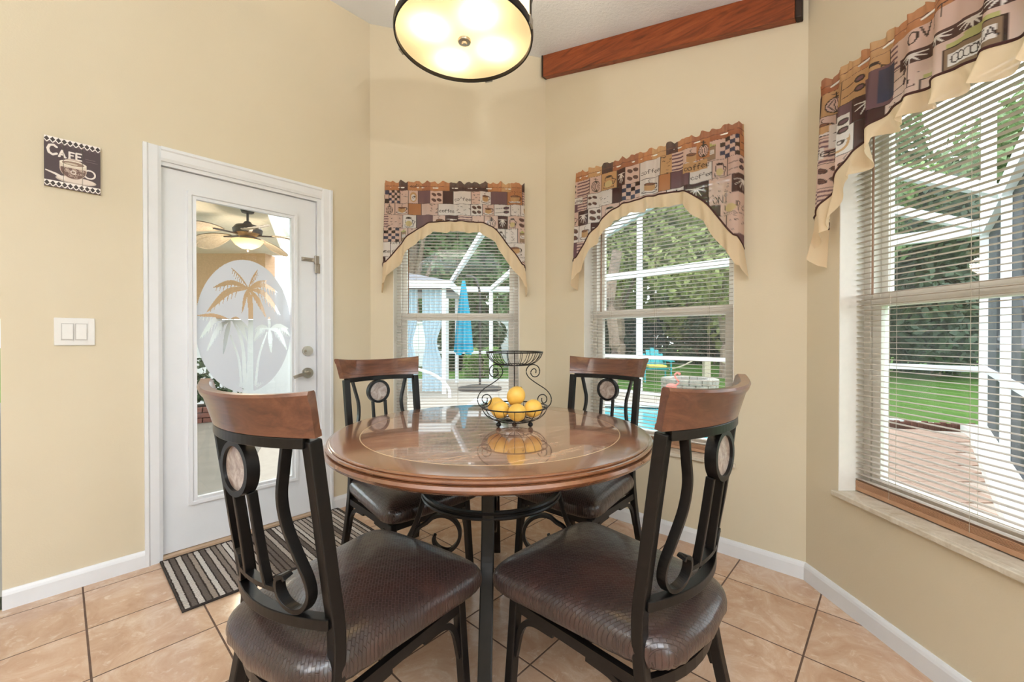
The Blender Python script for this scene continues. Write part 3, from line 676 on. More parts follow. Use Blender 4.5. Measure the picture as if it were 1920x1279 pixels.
def lite(mb, o_, i_, y0, y1): # bevelled frame
    x0, x1, z0, z1 = GX0-o_, GX1+o_, GZ0-o_, GZ1+o_; a0, a1, b0, b1 = GX0+i_, GX1-i_, GZ0+i_, GZ1-i_
    mid = (o_-i_)/2; m0, m1, n0, n1 = GX0-mid, GX1+mid, GZ0-mid, GZ1+mid
    loops = [[(x0, y0, z0), (x1, y0, z0), (x1, y0, z1), (x0, y0, z1)], [(x0+0.004, y1, z0+0.004), (x1-0.004, y1, z0+0.004), (x1-0.004, y1, z1-0.004), (x0+0.004, y1, z1-0.004)], [(m0, y1, n0), (m1, y1, n0), (m1, y1, n1), (m0, y1, n1)],
             [(m0+0.004, y1+0.007, n0+0.004), (m1-0.004, y1+0.007, n0+0.004), (m1-0.004, y1+0.007, n1-0.004), (m0+0.004, y1+0.007, n1-0.004)], [(a0, y1+0.003, b0), (a1, y1+0.003, b0), (a1, y1+0.003, b1), (a0, y1+0.003, b1)], [(a0, 0.0325, b0), (a1, 0.0325, b0), (a1, 0.0325, b1), (a0, 0.0325, b1)]]
    vs = [p for L in loops for p in L]; fs = []
    for k in range(len(loops)-1):
        for q in range(4): r_ = (q+1) % 4; fs.append((k*4+q, k*4+r_, (k+1)*4+r_, (k+1)*4+q))
    mb.add(vs, fs)
lite(mb, 0.034, 0.004, y0d, 0.004); mb.build('lite_frame', M['door'], dr)
mb = MB(); mb.box((GX0-0.004, 0.036, GZ0-0.004), (GX1+0.004, 0.040, GZ1+0.004)); pane = mb.build('pane', M['glass'], dr)
# frosted oval with the palm trees left clear
ocx, ocz, orx, orz = 0.877, 1.168, 0.2345, 0.372
st = 0.0026; nx, nz = int(2*orx/st), int(2*orz/st)
gx, gz = np.meshgrid((np.arange(nx)+0.5)*st-orx, (np.arange(nz)+0.5)*st-orz)
ga, gb = gx.ravel(), gz.ravel(); clear = np.zeros(ga.size, bool)
def N(cx, cy): return ((cx-326)/308*orx, (838-cy)/433*orz)
def stroke(pts, w0, w1, wm=None):
    global clear
    P = [np.array((q.x, q.y)) for q in smooth_path([(a, b, 0) for a, b in pts], 5)]; n = len(P)-1
    for i in range(n):
        a, b = P[i], P[i+1]; ab = b-a; L = ab@ab+1e-12
        t_ = np.clip(((ga-a[0])*ab[0]+(gb-a[1])*ab[1])/L, 0, 1); d = np.hypot(ga-a[0]-t_*ab[0], gb-a[1]-t_*ab[1]); k = (i+t_)/n
        ww = (w0+(w1-w0)*k) if wm is None else (w0*(1-k)**2+2*wm*k*(1-k)+w1*k*k)
        clear |= d < ww/2
def frond(c, tip, sag, wd):
    a, b = N(*c), N(*tip); m_ = ((a[0]+b[0])/2, (a[1]+b[1])/2+sag)
    stroke([a, m_, b], 0.004, 0.003, wd)
    # leaflet notches along the frond
    for k in range(3, 10):
        t_ = k/10; x = (1-t_)**2*a[0]+2*t_*(1-t_)*m_[0]+t_*t_*b[0]; z = (1-t_)**2*a[1]+2*t_*(1-t_)*m_[1]+t_*t_*b[1]
        stroke([(x, z), (x+0.006*np.sign(b[0]-a[0]+1e-6), z-0.020-0.012*math.sin(PI*t_))], 0.005, 0.0015)
for tip, sag, wd in (((235, 468), .01, .012), ((400, 462), .01, .012), ((125, 600), .03, .05), ((85, 755), .045, .06), ((300, 745), .02, .03), ((358, 800), .0, .04), ((455, 770), .02, .045), ((535, 600), .03, .045), ((555, 755), .045, .05), ((465, 528), .012, .025)): frond((340, 590), tip, sag, wd)
for tip, sag, wd in (((32, 778), .012, .035), ((45, 918), .05, .05), ((85, 995), .04, .04), ((182, 1015), .02, .04), ((330, 930), .04, .05), ((345, 860), .02, .03), ((290, 800), .01, .03)): frond((225, 800), tip, sag, wd)
for tip, sag, wd in (((630, 900), .04, .045), ((605, 995), .045, .045), ((490, 1012), .02, .045), ((375, 930), .04, .045), ((478, 772), .0, .03), ((615, 850), .02, .03), ((380, 860), .02, .03)): frond((480, 855), tip, sag, wd)
stroke([N(356, 640), N(352, 900), N(348, 1262)], 0.018, 0.034); stroke([N(240, 800), N(300, 960), N(318, 1262)], 0.008, 0.024); stroke([N(225, 900), N(275, 1050), N(292, 1225)], 0.007, 0.014); stroke([N(462, 880), N(408, 1040), N(384, 1225)], 0.008, 0.014)
for cx_, cy_ in ((285, 1215), (300, 1225), (395, 1225), (410, 1215)):
    for a_ in (-0.6, -0.2, 0.2, 0.6): c_ = N(cx_, cy_+20); stroke([c_, (c_[0]+0.02*math.sin(a_*2), c_[1]+0.022*math.cos(a_))], 0.003, 0.0015)
keep = ((ga/orx)**2+(gb/orz)**2 <= 1) & ~clear
mask = keep.reshape(nz, nx); ids = {}; vs = []; fs = []
def vid(i, j):
    k = (i, j)
    if k not in ids: ids[k] = len(vs); vs.append((ocx+i*st-orx, 0.0350, ocz+j*st-orz))
    return ids[k]
for j in range(nz):
    i = 0
    while i < nx:
        if mask[j, i]:
            i2 = i
            while i2 < nx and mask[j, i2]: i2 += 1
            fs.append((vid(i, j), vid(i2, j), vid(i2, j+1), vid(i, j+1))); i = i2
        else: i += 1
mb = MB(); mb.add(vs, fs); fo = mb.build('frosted_oval', M['frost'], pane); fo['label'] = 'frosted oval etched with palm trees'
# hardware
lk = bpy.data.objects.new('deadbolt', None)
mb = MB()
def disc_y(mb, x, z, r, y0, y1, seg=24, mi=0):
    vs = [(x+r*math.cos(2*PI*k/seg), y, z+r*math.sin(2*PI*k/seg)) for y in (y0, y1) for k in range(seg)]
    mb.add(vs, [tuple(range(seg)), tuple(range(2*seg-1, seg-1, -1))]+[(k+seg, (k+1) % seg+seg, (k+1) % seg, k) for k in range(seg)], mi)
disc_y(mb, 1.199, 1.022, 0.030, 0.002, 0.018); disc_y(mb, 1.199, 1.022, 0.022, -0.003, 0.002); mb.box((1.183, -0.018, 1.016), (1.215, -0.003, 1.028)); mb.build('deadbolt', M['nickel'], dr, smooth=True)
mb = MB(); disc_y(mb, 1.199, 0.886, 0.032, 0.004, 0.018); disc_y(mb, 1.199, 0.886, 0.014, -0.03, 0.004)
mb.sweep(smooth_path([(1.199, -0.032, 0.886), (1.17, -0.036, 0.884), (1.13, -0.032, 0.876), (1.105, -0.028, 0.866)], 4), rect(0.012, 0.018), scales=None); mb.build('door_lever', M['nickel'], dr, smooth=True)
mb = MB(); mb.box((1.165, 0.008, 1.575), (1.255, 0.018, 1.597)); mb.box((1.238, -0.012, 1.56), (1.262, 0.008, 1.612)); mb.box((1.175, 0.0, 1.581), (1.225, 0.008, 1.591)); mb.build('swing_bar_guard', M['nickel'], dr, bevel=0.002)
mb = MB(); mb.box((1.24, -0.004, 1.505), (1.272, 0.004, 1.565))
for zz in (1.515, 1.535, 1.555): disc_y(mb, 1.256, zz, 0.006, -0.008, -0.004, 10)
mb.build('guard_plate', M['nickel'], dr, bevel=0.002)

# ------------------------------------------------------------------ cafe sign (three planks) and light switch
sg = on_wall(empty('wall_sign', label='small dark sign reading CAFE with a coffee cup, on the door wall', cat='sign'), 'A')
SX0, SX1, SZ0, SZ1 = 0.121, 0.292, 1.748, 1.960; SW, SH = SX1-SX0, SZ1-SZ0
def sign_paint(p):
    W, Hh = SW, SH
    def diam(y):
        p.rect(0, W, y, y+0.026, K_CREAM); n = 10; dx = W/n
        for k in range(n):
            cx = dx*(k+0.5); m_ = (np.abs(p.U-cx)/(dx*0.46)+np.abs(p.V-(y+0.012))/0.0105) < 1; p.put(m_, rgb(58, 46, 46))
        for k in range(n+1):
            cx = dx*k; m_ = (np.abs(p.U-cx)/(dx*0.40)+np.abs(p.V-(y+0.026))/0.0095) < 1; p.put(m_, rgb(96, 78, 82))
    diam(0.0); diam(Hh-0.026); p.rect(0, W, 0.027, 0.031, rgb(74, 58, 62))
    Cw = rgb(236, 226, 220)
    p.text('C', 0.009, 0.076, 0.042, Cw, 0.0085); p.text('A', 0.043, 0.079, 0.028, Cw, 0.0062); p.text('F', 0.071, 0.079, 0.028, Cw, 0.0062); p.text('E', 0.092, 0.079, 0.030, Cw, 0.0062)
    for a, b in ((0.043, 0.049), (0.058, 0.066), (0.071, 0.079)): p.rect(a, b, 0.076, 0.080, Cw)
    p.rect(0.122, 0.155, 0.066, 0.068, rgb(120, 104, 104)); p.rect(0.125, 0.162, 0.076, 0.078, rgb(120, 104, 104))
    p.ell(0.095, 0.170, 0.062, 0.016, rgb(198, 182, 172)); p.ell(0.095, 0.168, 0.058, 0.012, rgb(228, 214, 204)); p.line([(0.006, 0.146), (0.032, 0.155), (0.055, 0.168)], 0.005, Cw, 0.012)
    p.ell(0.136, 0.132, 0.020, 0.021, Cw, 0, 0.5)
    p.rect(0.045, 0.127, 0.096, 0.122, rgb(222, 208, 192)); p.ell(0.086, 0.122, 0.041, 0.044, rgb(206, 186, 172)); p.ell(0.086, 0.126, 0.038, 0.038, rgb(112, 84, 76))
    rng = random.Random(4)
    for k in range(26):
        a = rng.uniform(0, 6.28); rr = math.sqrt(rng.random()); p.ell(0.086+0.034*rr*math.cos(a), 0.134+0.024*rr*math.sin(a), 0.0052, 0.0046, rgb(196, 172, 158), 0, 0.45)
    p.ell(0.086, 0.136, 0.0085, 0.0085, Cw, 0, 0.5)
    p.rect(0.045, 0.127, 0.102, 0.118, rgb(222, 208, 192)); p.ell(0.086, 0.099, 0.041, 0.0125, rgb(238, 228, 214)); p.ell(0.086, 0.099, 0.034, 0.009, rgb(150, 122, 106)); p.ell(0.08, 0.101, 0.02, 0.004, rgb(206, 190, 170))
for k in range(3):
    a = SX0+SW/3*k+0.0006; b = SX0+SW/3*(k+1)-0.0006; nu, nv = 62, 230; mb = MB()
    vs = [(a+(b-a)*i/nu, -0.011, SZ1-SH*j/nv) for j in range(nv+1) for i in range(nu+1)]
    mb.add(vs, [(j*(nu+1)+i, (j+1)*(nu+1)+i, (j+1)*(nu+1)+i+1, j*(nu+1)+i+1) for j in range(nv) for i in range(nu)]); nfront = len(mb.v)
    bk = [(a, -0.011, SZ0), (b, -0.011, SZ0), (b, -0.011, SZ1), (a, -0.011, SZ1), (a, -0.001, SZ0), (b, -0.001, SZ0), (b, -0.001, SZ1), (a, -0.001, SZ1)]
    mb.add(bk, [(0, 4, 5, 1), (1, 5, 6, 2), (2, 6, 7, 3), (3, 7, 4, 0), (4, 7, 6, 5)])
    o = mb.build('plank', M['print'], sg); U_ = np.array([q[0]-SX0 for q in mb.v]); V_ = np.array([SZ1-q[2] for q in mb.v])
    p = Painter(U_, V_, rgb(74, 58, 62)); sign_paint(p); p.c[nfront:] = np.array(rgb(96, 82, 78)[:3]); set_print(o, p.c)
sw = on_wall(empty('light_switch', label='white two-rocker wall switch beside the door', cat='switch'), 'A')
mb = MB(); mb.box((0.146, -0.006, 1.068), (0.271, -0.0005, 1.189)); mb.build('switch_plate', M['plastic'], sw, bevel=0.003)
for xx in (0.170, 0.212):
    mb = MB(); mb.add([(xx, -0.0065, 1.095), (xx+0.032, -0.0065, 1.095), (xx+0.032, -0.0065, 1.162), (xx, -0.0065, 1.162), (xx, -0.0115, 1.095), (xx+0.032, -0.0115, 1.095), (xx+0.032, -0.0075, 1.162), (xx, -0.0075, 1.162)], [(0, 1, 2, 3), (7, 6, 5, 4), (4, 5, 1, 0), (5, 6, 2, 1), (6, 7, 3, 2), (7, 4, 0, 3)]); mb.build('rocker', M['plastic'], sw)
    mb = MB(); ring(mb, xx-0.003, xx+0.035, 1.092, 1.165, 0.003, -0.0085, -0.006); mb.build('rocker_frame', plain('switch_gap', rgb(196, 193, 190), 0.5), sw)

# ------------------------------------------------------------------ round dining table
TZ = 0.746
tb = empty('dining_table', cr(-0.080, 1.648)+(0,), -YAW, 'round cherry wood dining table with scrolled black metal base', 'table')
mb = MB(); prof = [(0.02, -0.052), (0.545, -0.052), (0.585, -0.046), (0.600, -0.036), (0.604, -0.027), (0.598, -0.0195), (0.586, -0.0185), (0.584, -0.0165), (0.592, -0.0150), (0.594, -0.011), (0.590, -0.0075), (0.581, -0.0066), (0.579, -0.0050), (0.583, -0.0038), (0.580, -0.0012), (0.573, 0.0), (0.4921, 0.0), (0.4921, -0.004), (0.02, -0.004)]
mb.lathe([(r_+(0.010 if r_ > 0.5 else 0), z+TZ) for r_, z in prof], 128); mb.build('table_top', M['rim'], tb, smooth=True, angle=35)
mb = MB(); mb.lathe([(0.02, TZ-0.0035), (0.488, TZ-0.0035), (0.488, TZ), (0.001, TZ)], 128); o = mb.build('inlay_panel', M['inlay'], tb); o['label'] = 'burl veneer panel'
mb = MB(); mb.lathe([(0.4882, TZ-0.0035), (0.4919, TZ-0.0035), (0.4919, TZ+0.0001), (0.4882, TZ+0.0001)], 128, cap=False); mb.build('inlay_ring', M['inlay_line'], tb)
mb = MB(); mb.sweep([(0.26*math.cos(a), 0.26*math.sin(a), 0.508) for a in [2*PI*k/64 for k in range(64)]], rect(0.012, 0.028), closed=True)
for dz in (-0.009, 0.009): mb.tube([(0.267*math.cos(a), 0.267*math.sin(a), 0.508+dz) for a in [2*PI*k/64 for k in range(64)]], 0.006, 6, closed=True)
mb.build('base_ring', M['metal'], tb, smooth=True, angle=30)
mb = MB(); mb.lathe([(0.02, 0.672), (0.33, 0.672), (0.33, 0.694), (0.02, 0.694)], 48); mb.build('top_plate', M['metal'], tb)
def polar(r_, z, a): return (r_*math.cos(a), r_*math.sin(a), z)
for a in (-PI/2, 0, PI/2, PI):
    ld = smooth_path([polar(r_, z, a) for r_, z in ((0.235, 0.675), (0.248, 0.62), (0.256, 0.56), (0.264, 0.49), (0.292, 0.39), (0.335, 0.30), (0.385, 0.19), (0.432, 0.09), (0.470, 0.03), (0.485, 0.006))], 5)
    mb = MB(); tang = (-math.sin(a), math.cos(a), 0); mb.sweep(ld, rect(0.018, 0.043), up=tang); lg = mb.build('leg', M['metal'], tb, bevel=0.004)
    pts = [(0.352, 0.25), (0.318, 0.30), (0.288, 0.35)]
    cxr, czr, rr = 0.1985, 0.327, 0.073
    for k in range(0, 13):
        th = R(38+k*26); q = rr*(1.0 if k < 9 else 1-0.16*(k-8)); pts.append((cxr+q*math.cos(th), czr+q*math.sin(th)))
    mb = MB(); mb.sweep(smooth_path([polar(r_, z, a) for r_, z in pts], 4), rect(0.013, 0.028), up=tang); mb.build('scroll', M['metal'], lg, bevel=0.003)

# ------------------------------------------------------------------ chairs
def chair():
    root = empty('dining_chair')
    def lean(z): return 0.007-0.1375*max(0.0, z-0.5)
    def arc(x): return -0.058*(1-(x/0.205)**2)
    def bk(x, z): return (x, arc(x)+lean(z), z)
    # rear posts
    for sx in (-1, 1):
        p = smooth_path([(sx*0.206, -0.068, 0.0), (sx*0.197, -0.030, 0.16), (sx*0.190, -0.002, 0.32), (sx*0.187, 0.009, 0.46), (sx*0.187, lean(0.6), 0.60), (sx*0.190, lean(0.9), 0.898)], 4)
        mb = MB(); mb.sweep(p, rect(0.028, 0.030), up=(0, 1, 0)); mb.build('rear_leg', M['metal'], root, bevel=0.003)
        p = smooth_path([(sx*0.198, 0.425, 0.0), (sx*0.192, 0.412, 0.20), (sx*0.190, 0.402, 0.339)], 4)
        mb = MB(); mb.sweep(p, rect(0.028, 0.028), up=(0, 1, 0)); mb.build('front_leg', M['metal'], root, bevel=0.003)
        # curved corner braces under the seat
        for pts in ([(sx*0.192, -0.012, 0.175), (sx*0.192, 0.022, 0.262), (sx*0.192, 0.070, 0.300), (sx*0.192, 0.150, 0.307)], [(sx*0.192, 0.402, 0.175), (sx*0.192, 0.378, 0.262), (sx*0.192, 0.338, 0.300), (sx*0.192, 0.258, 0.307)]):
            mb = MB(); mb.sweep(smooth_path(pts, 5), rect(0.016, 0.012), up=(1, 0, 0)); mb.build('corner_brace', M['metal'], root)
    # seat frame (rear rail bows backwards)
    rear = [(-0.187+0.374*k/10, -0.050*(1-((-0.187+0.374*k/10)/0.187)**2), 0.325) for k in range(11)]
    mb = MB(); mb.sweep(rear, rect(0.016, 0.028)); mb.beam((-0.190, 0.402, 0.325), (0.190, 0.402, 0.325), 0.018, 0.028)
    for sx in (-1, 1): mb.beam((sx*0.190, 0.0, 0.325), (sx*0.192, 0.402, 0.325), 0.018, 0.028)
    mb.build('seat_frame', M['metal'], root)
    # cushion
    def cushion():
        nth, nph = 96, 26; vs = []
        for j in range(nph+1):
            ph = -PI/2+PI*j/nph
            for i in range(nth):
                th = 2*PI*i/nth
                ce = abs(math.cos(ph))**0.42; se = math.copysign(abs(math.sin(ph))**0.80, math.sin(ph))
                x = math.copysign(abs(math.cos(th))**0.24, math.cos(th))*ce; y = math.copysign(abs(math.sin(th))**0.24, math.sin(th))*ce
                hw = 0.227+0.030*y
                X = x*hw; Y = 0.212+y*0.262
                if y < 0: Y -= 0.034*(1-x*x)*(-y)
                else: Y += 0.012*(1-x*x)*y
                rr = min(1, math.hypot(x, y)); dome = 0.012*(1-min(1, x*x))*(1-min(1, y*y)) if se > 0 else 0
                Z = 0.3935+0.0545*se+dome*1.3
                Z += 0.0018*math.sin(X*60+Y*35)*(1 if se > 0 else 0)*(1-rr)
                side = 1-abs(se); pl = 0.0022*math.sin(th*46+2*math.sin(th*5))*max(0, 1-abs(se+0.35)*1.6)
                X += X*pl*4; Y += (Y-0.19)*pl*4
                vs.append((X, Y, Z))
        fs = [(j*nth+i, j*nth+(i+1) % nth, (j+1)*nth+(i+1) % nth, (j+1)*nth+i) for j in range(nph) for i in range(nth)]
        mb = MB(); mb.add(vs, fs); return mb.build('seat_cushion', M['leather'], root, smooth=True, angle=180)
    cushion()
    # curved rails of the back
    N_ = 24
    mb = MB(); mb.sweep([bk(-0.187+0.374*k/N_, 0.893) for k in range(N_+1)], rect(0.024, 0.022)); mb.build('upper_back_rail', M['metal'], root, bevel=0.002)
    mb = MB(); mb.sweep([bk(-0.187+0.374*k/N_, 0.505) for k in range(N_+1)], rect(0.026, 0.024)); mb.build('lower_back_rail', M['metal'], root, bevel=0.002)
    # wooden crest rail: curved, flared, raised ends, moulded lip
    prof = [(-0.011, 0.0), (-0.012, 0.70), (-0.016, 0.80), (-0.017, 0.93), (-0.012, 1.0), (0.008, 1.0), (0.012, 0.95), (0.012, 0.16), (0.015, 0.13), (0.015, 0.0)]
    vs = []; m = len(prof)
    for i in range(N_+1):
        t_ = -1+2*i/N_
        for d, h in prof:
            zt = 0.988+0.012*abs(t_)**2.5; z = 0.905+(zt-0.905)*h
            x = t_*(0.212+0.014*h); y = arc(t_*0.206)+lean(0.9)-0.022*h
            nx_, ny_ = 2*0.058*t_/0.206, -1.0; ln = math.hypot(nx_, ny_)
            # d>0 = towards the table (front)
            vs.append((x-nx_/ln*d*1.0, y-ny_/ln*d*1.0, z))
    fs = [(i*m+q, (i+1)*m+q, (i+1)*m+(q+1) % m, i*m+(q+1) % m) for i in range(N_) for q in range(m)]+[tuple(range(m)), tuple(N_*m+q for q in range(m-1, -1, -1))]
    mb = MB(); mb.add(vs, fs); mb.build('crest_rail', M['cherry'], root, smooth=True, angle=35)
    # lyre-shaped side bars ending in scrolls
    for sx in (-1, 1):
        pts = [(0.146, 0.884), (0.132, 0.83), (0.119, 0.775), (0.121, 0.715), (0.138, 0.650), (0.153, 0.600), (0.154, 0.562), (0.138, 0.533), (0.114, 0.525), (0.090, 0.537), (0.078, 0.562), (0.082, 0.590), (0.098, 0.600), (0.104, 0.594)]
        mb = MB(); mb.sweep(smooth_path([bk(sx*x, z) for x, z in pts], 5), rect(0.010, 0.022), up=(0, 1, 0)); mb.build('scroll_bar', M['metal'], root, bevel=0.002)
        mb = MB(); mb.sweep([bk(sx*x, z) for x, z in ((0.034, 0.775), (0.034, 0.70), (0.037, 0.62), (0.042, 0.566))], rect(0.011, 0.020), up=(0, 1, 0)); mb.build('centre_bar', M['metal'], root, bevel=0.002)
    mb = MB(); mb.sweep([bk(-0.079+0.158*k/8, 0.566) for k in range(9)], rect(0.020, 0.010)); mb.build('cross_bar', M['metal'], root)
    # roundel: metal ring with a stone disc
    zc_ = 0.823; yc_ = bk(0, zc_)[1]
    mb = MB(); mb.sweep([(0.054*math.cos(2*PI*k/40), yc_, zc_+0.054*math.sin(2*PI*k/40)) for k in range(40)], rect(0.012, 0.026), up=(0, 1, 0), closed=True); rg = mb.build('roundel_ring', M['metal'], root, smooth=True, angle=35)
    mb = MB(); disc_y(mb, 0, zc_, 0.0485, yc_-0.006, yc_+0.006, 40); o = mb.build('roundel_disc', M['stone_disc'], root); o['label'] = 'mottled stone disc'
    return root
proto = chair()
GR = 'woven leather chairs around the round table'
specs = [(-0.493, 0.996, -35.3, 'nearest left dining chair with woven leather seat, back to the viewer, before the patio door'),
         (0.471, 1.042, 41.7, 'nearest right dining chair with woven leather seat, back to the viewer, by the angled wall'),
         (-0.548, 2.144, -137.9, 'rear left dining chair pushed under the table, between door mat and back window'),
         (0.543, 2.16, 136.3, 'rear right dining chair pushed under the table, in front of the angled wall window')]
chairs = []
for i, (x, y, rz, lb) in enumerate(specs):
    o = proto if i == 0 else copy_tree(proto)
    o.location = (x, y, 0); o.rotation_euler = (0, 0, R(rz)); tag(o, lb, 'chair', GR); chairs.append(o)

# ------------------------------------------------------------------ two-tier wire fruit basket and lemons
bx, by = cr(0.010, 1.690)
bs = empty('fruit_basket', (bx, by, TZ), -YAW, 'two-tier black wire fruit basket on the table', 'basket')
def circ(r_, z, n=40): return [(r_*math.cos(2*PI*k/n), r_*math.sin(2*PI*k/n), z) for k in range(n)]
ft = 0.0105
def bowl(name, r0, z0, r1, z1, nw):
    mb = MB(); mb.tube(circ(r1, z1), 0.0028, 6, True); mb.build(name+'_rim', M['iron'], bs, smooth=True)
    mb = MB(); mb.tube(circ(r0, z0), 0.0022, 6, True); mb.build(name+'_base_ring', M['iron'], bs, smooth=True)
    mb = MB()
    for k in range(nw):
        a = 2*PI*k/nw; pr = [(r1, z1), (r1-(r1-r0)*0.12, z1-(z1-z0)*0.35), (r1-(r1-r0)*0.45, z1-(z1-z0)*0.75), (r0, z0), (r0*0.5, z0-0.003), (0.004, z0-0.004)]
        mb.tube(smooth_path([polar(r_, z, a) for r_, z in pr], 3), 0.0013, 5)
    mb.build(name+'_wires', M['iron'], bs, smooth=True)
bowl('lower_bowl', 0.073, 0.024, 0.134, 0.078, 20); bowl('upper_bowl', 0.060, 0.247, 0.114, 0.298, 24)
for a in (R(-155), R(-25), R(90)):
    mb = MB(); q = polar(0.070, 0.0, a); mb.sphere((q[0], q[1], ft), ft, 14, 8); mb.build('ball_foot', M['iron'], bs, smooth=True)
sc_pts = [(910, 400), (912, 360), (890, 342), (862, 358), (845, 395), (868, 435), (905, 446), (943, 425), (960, 375), (940, 318), (890, 291), (838, 298), (800, 335), (790, 390), (812, 440), (850, 478), (930, 535), (1030, 600), (1085, 662), (1108, 728), (1096, 790), (1060, 826), (1015, 832), (965, 808), (938, 758), (940, 708), (970, 676), (1012, 672), (1045, 700), (1050, 742), (1028, 774), (1000, 776), (986, 750), (986, 715)]
for a in (0.0, PI, PI/2):
    mb = MB(); pp = []
    for cx_, cy_ in sc_pts:
        pp.append(polar((cx_-640)*0.000319, 0.2985-(cy_-130)*0.000319, a))
    mb.tube(smooth_path(pp, 4), 0.0022, 6); mb.build('scroll_support', M['iron'], bs, smooth=True)
lem = [((0.006, -0.012, 0.122), 0.0365, (0.3, 0.5, 0.2), 'topmost lemon on the pile in the wire basket'), ((-0.076, 0.036, 0.076), 0.0335, (1.2, 0.2, 0.8), 'lemon at the back left of the wire basket'),
       ((-0.056, -0.034, 0.070), 0.0335, (0.6, 1.1, 0.1), 'lemon at the front left of the wire basket, behind the scroll'), ((0.010, -0.076, 0.0665), 0.0345, (1.4, 0.3, 0.5), 'front centre lemon in the wire basket, below the topmost one'), ((0.074, -0.020, 0.073), 0.0355, (0.2, 1.3, 1.0), 'lemon at the right of the wire basket')]
for (x, y, z), r_, rot, lb in lem:
    mb = MB(); prof = [(max(1e-4, r_*math.sin(PI*k/16)*(1.0)), -r_*1.1*math.cos(PI*k/16)-(0.005 if k < 1 else 0)+(0.004 if k > 15 else 0)) for k in range(17)]
    mb.lathe(prof, 24); q = Vector((x, y, 0)); q.rotate(Euler((0, 0, -YAW)))
    o = empty('lemon', (bx+q.x, by+q.y, TZ+z), 0, lb, 'fruit', 'lemons in the wire basket'); o.rotation_euler = rot
    mb.build('peel', M['lemon'], o, smooth=True, angle=180)
    mb = MB(); mb.lathe([(0.0005, r_*1.1+0.0035), (0.0028, r_*1.1+0.0035), (0.0036, r_*1.1+0.001), (0.0038, r_*1.1-0.003)], 10); mb.build('stem_end', plain('lemon_stem', rgb(150, 118, 60), 0.7), o)

# ------------------------------------------------------------------ pendant lamp
px_, py_ = cr(-0.186, 1.640); PZ = 2.262; PR = 0.267
pd = empty('pendant_lamp', (px_, py_, PZ), 0, 'drum pendant lamp with bronze bands and lit frosted glass', 'lamp')
mb = MB(); mb.lathe([(PR-0.006, 0.0), (PR, 0.0), (PR+0.002, 0.010), (PR+0.002, 0.024), (PR-0.006, 0.024)], 72, cap=False); mb.lathe([(PR-0.006, 0.024), (PR-0.006, 0.0)], 72, cap=False); lb_ = mb.build('lower_band', M['metal'], pd, smooth=True, angle=40)
mb = MB(); mb.lathe([(PR-0.006, 0.176), (PR+0.002, 0.176), (PR+0.002, 0.20), (PR-0.006, 0.20)], 72, cap=False); mb.build('upper_band', M['metal'], pd, smooth=True, angle=40)
mb = MB(); mb.lathe([(PR-0.008, 0.02), (PR-0.008, 0.18)], 72, cap=False); mb.build('drum_shade', M['lampshade'], pd, smooth=True, angle=180)
mb = MB(); mb.lathe([(0.001, 0.006), (PR*0.5, 0.0065), (PR-0.02, 0.009), (PR-0.007, 0.014)], 72, cap=False); mb.build('diffuser', M['diffuser'], pd, smooth=True, angle=180)
mb = MB(); mb.lathe([(0.001, -0.016), (0.010, -0.016), (0.012, -0.008), (0.024, -0.006), (0.026, 0.0), (0.024, 0.004), (0.001, 0.005)], 28); mb.build('finial', M['nickel'], pd, smooth=True, angle=40)
for a in (R(-118), R(-20), R(165), R(70)):
    mb = MB(); mb.box((PR-0.001, -0.017, -0.003), (PR+0.006, 0.017, 0.03)); k = math.cos(a), math.sin(a)
    mb.v = [(x*k[0]-y*k[1], x*k[1]+y*k[0], z) for x, y, z in mb.v]; mb.build('band_clip', M['nickel'], lb_, bevel=0.001)
    mb = MB(); mb.box((PR-0.002, -0.005, 0.02), (PR+0.004, 0.005, 0.20)); mb.v = [(x*k[0]-y*k[1], x*k[1]+y*k[0], z) for x, y, z in mb.v]; mb.build('strap', M['metal'], pd)
cz = ceil_z(px_, py_)-PZ
mb = MB(); mb.tube([(0, 0, 0.10), (0, 0, cz-0.02)], 0.008, 10); mb.build('stem', M['metal'], pd)
mb = MB(); mb.lathe([(0.001, cz-0.045), (0.05, cz-0.04), (0.065, cz-0.02), (0.065, cz+0.010), (0.001, cz+0.010)], 32); mb.build('ceiling_canopy', M['metal'], pd, smooth=True, angle=40)
bulbm = NT('lit_bulb'); bulbm.p.inputs['Emission Color'].default_value = (1, 0.86, 0.62, 1); bulbm.p.inputs['Emission Strength'].default_value = 6
for q, (ax, ay) in enumerate(((-0.125, -0.055), (0.060, -0.125), (0.120, 0.055), (-0.060, 0.125))):
    mb = MB(); mb.lathe([(0.001, 0.058), (0.014, 0.062), (0.024, 0.078), (0.022, 0.095), (0.013, 0.115), (0.013, 0.14), (0.001, 0.14)], 16, (ax, ay, 0)); mb.build('bulb', bulbm.m, pd, smooth=True)
    mb = MB(); mb.tube([(0, 0, 0.15), (ax, ay, 0.145)], 0.006, 8); mb.build('bulb_arm', M['metal'], pd)
    L = bpy.data.lights.new('bulb_light', 'POINT'); L.energy = PENDANT_WATTS; L.color = (1, 0.86, 0.64); L.shadow_soft_size = 0.025
    lo = bpy.data.objects.new('bulb_light', L); link(lo, pd); lo.location = (ax*1.0, ay*1.0, 0.045)

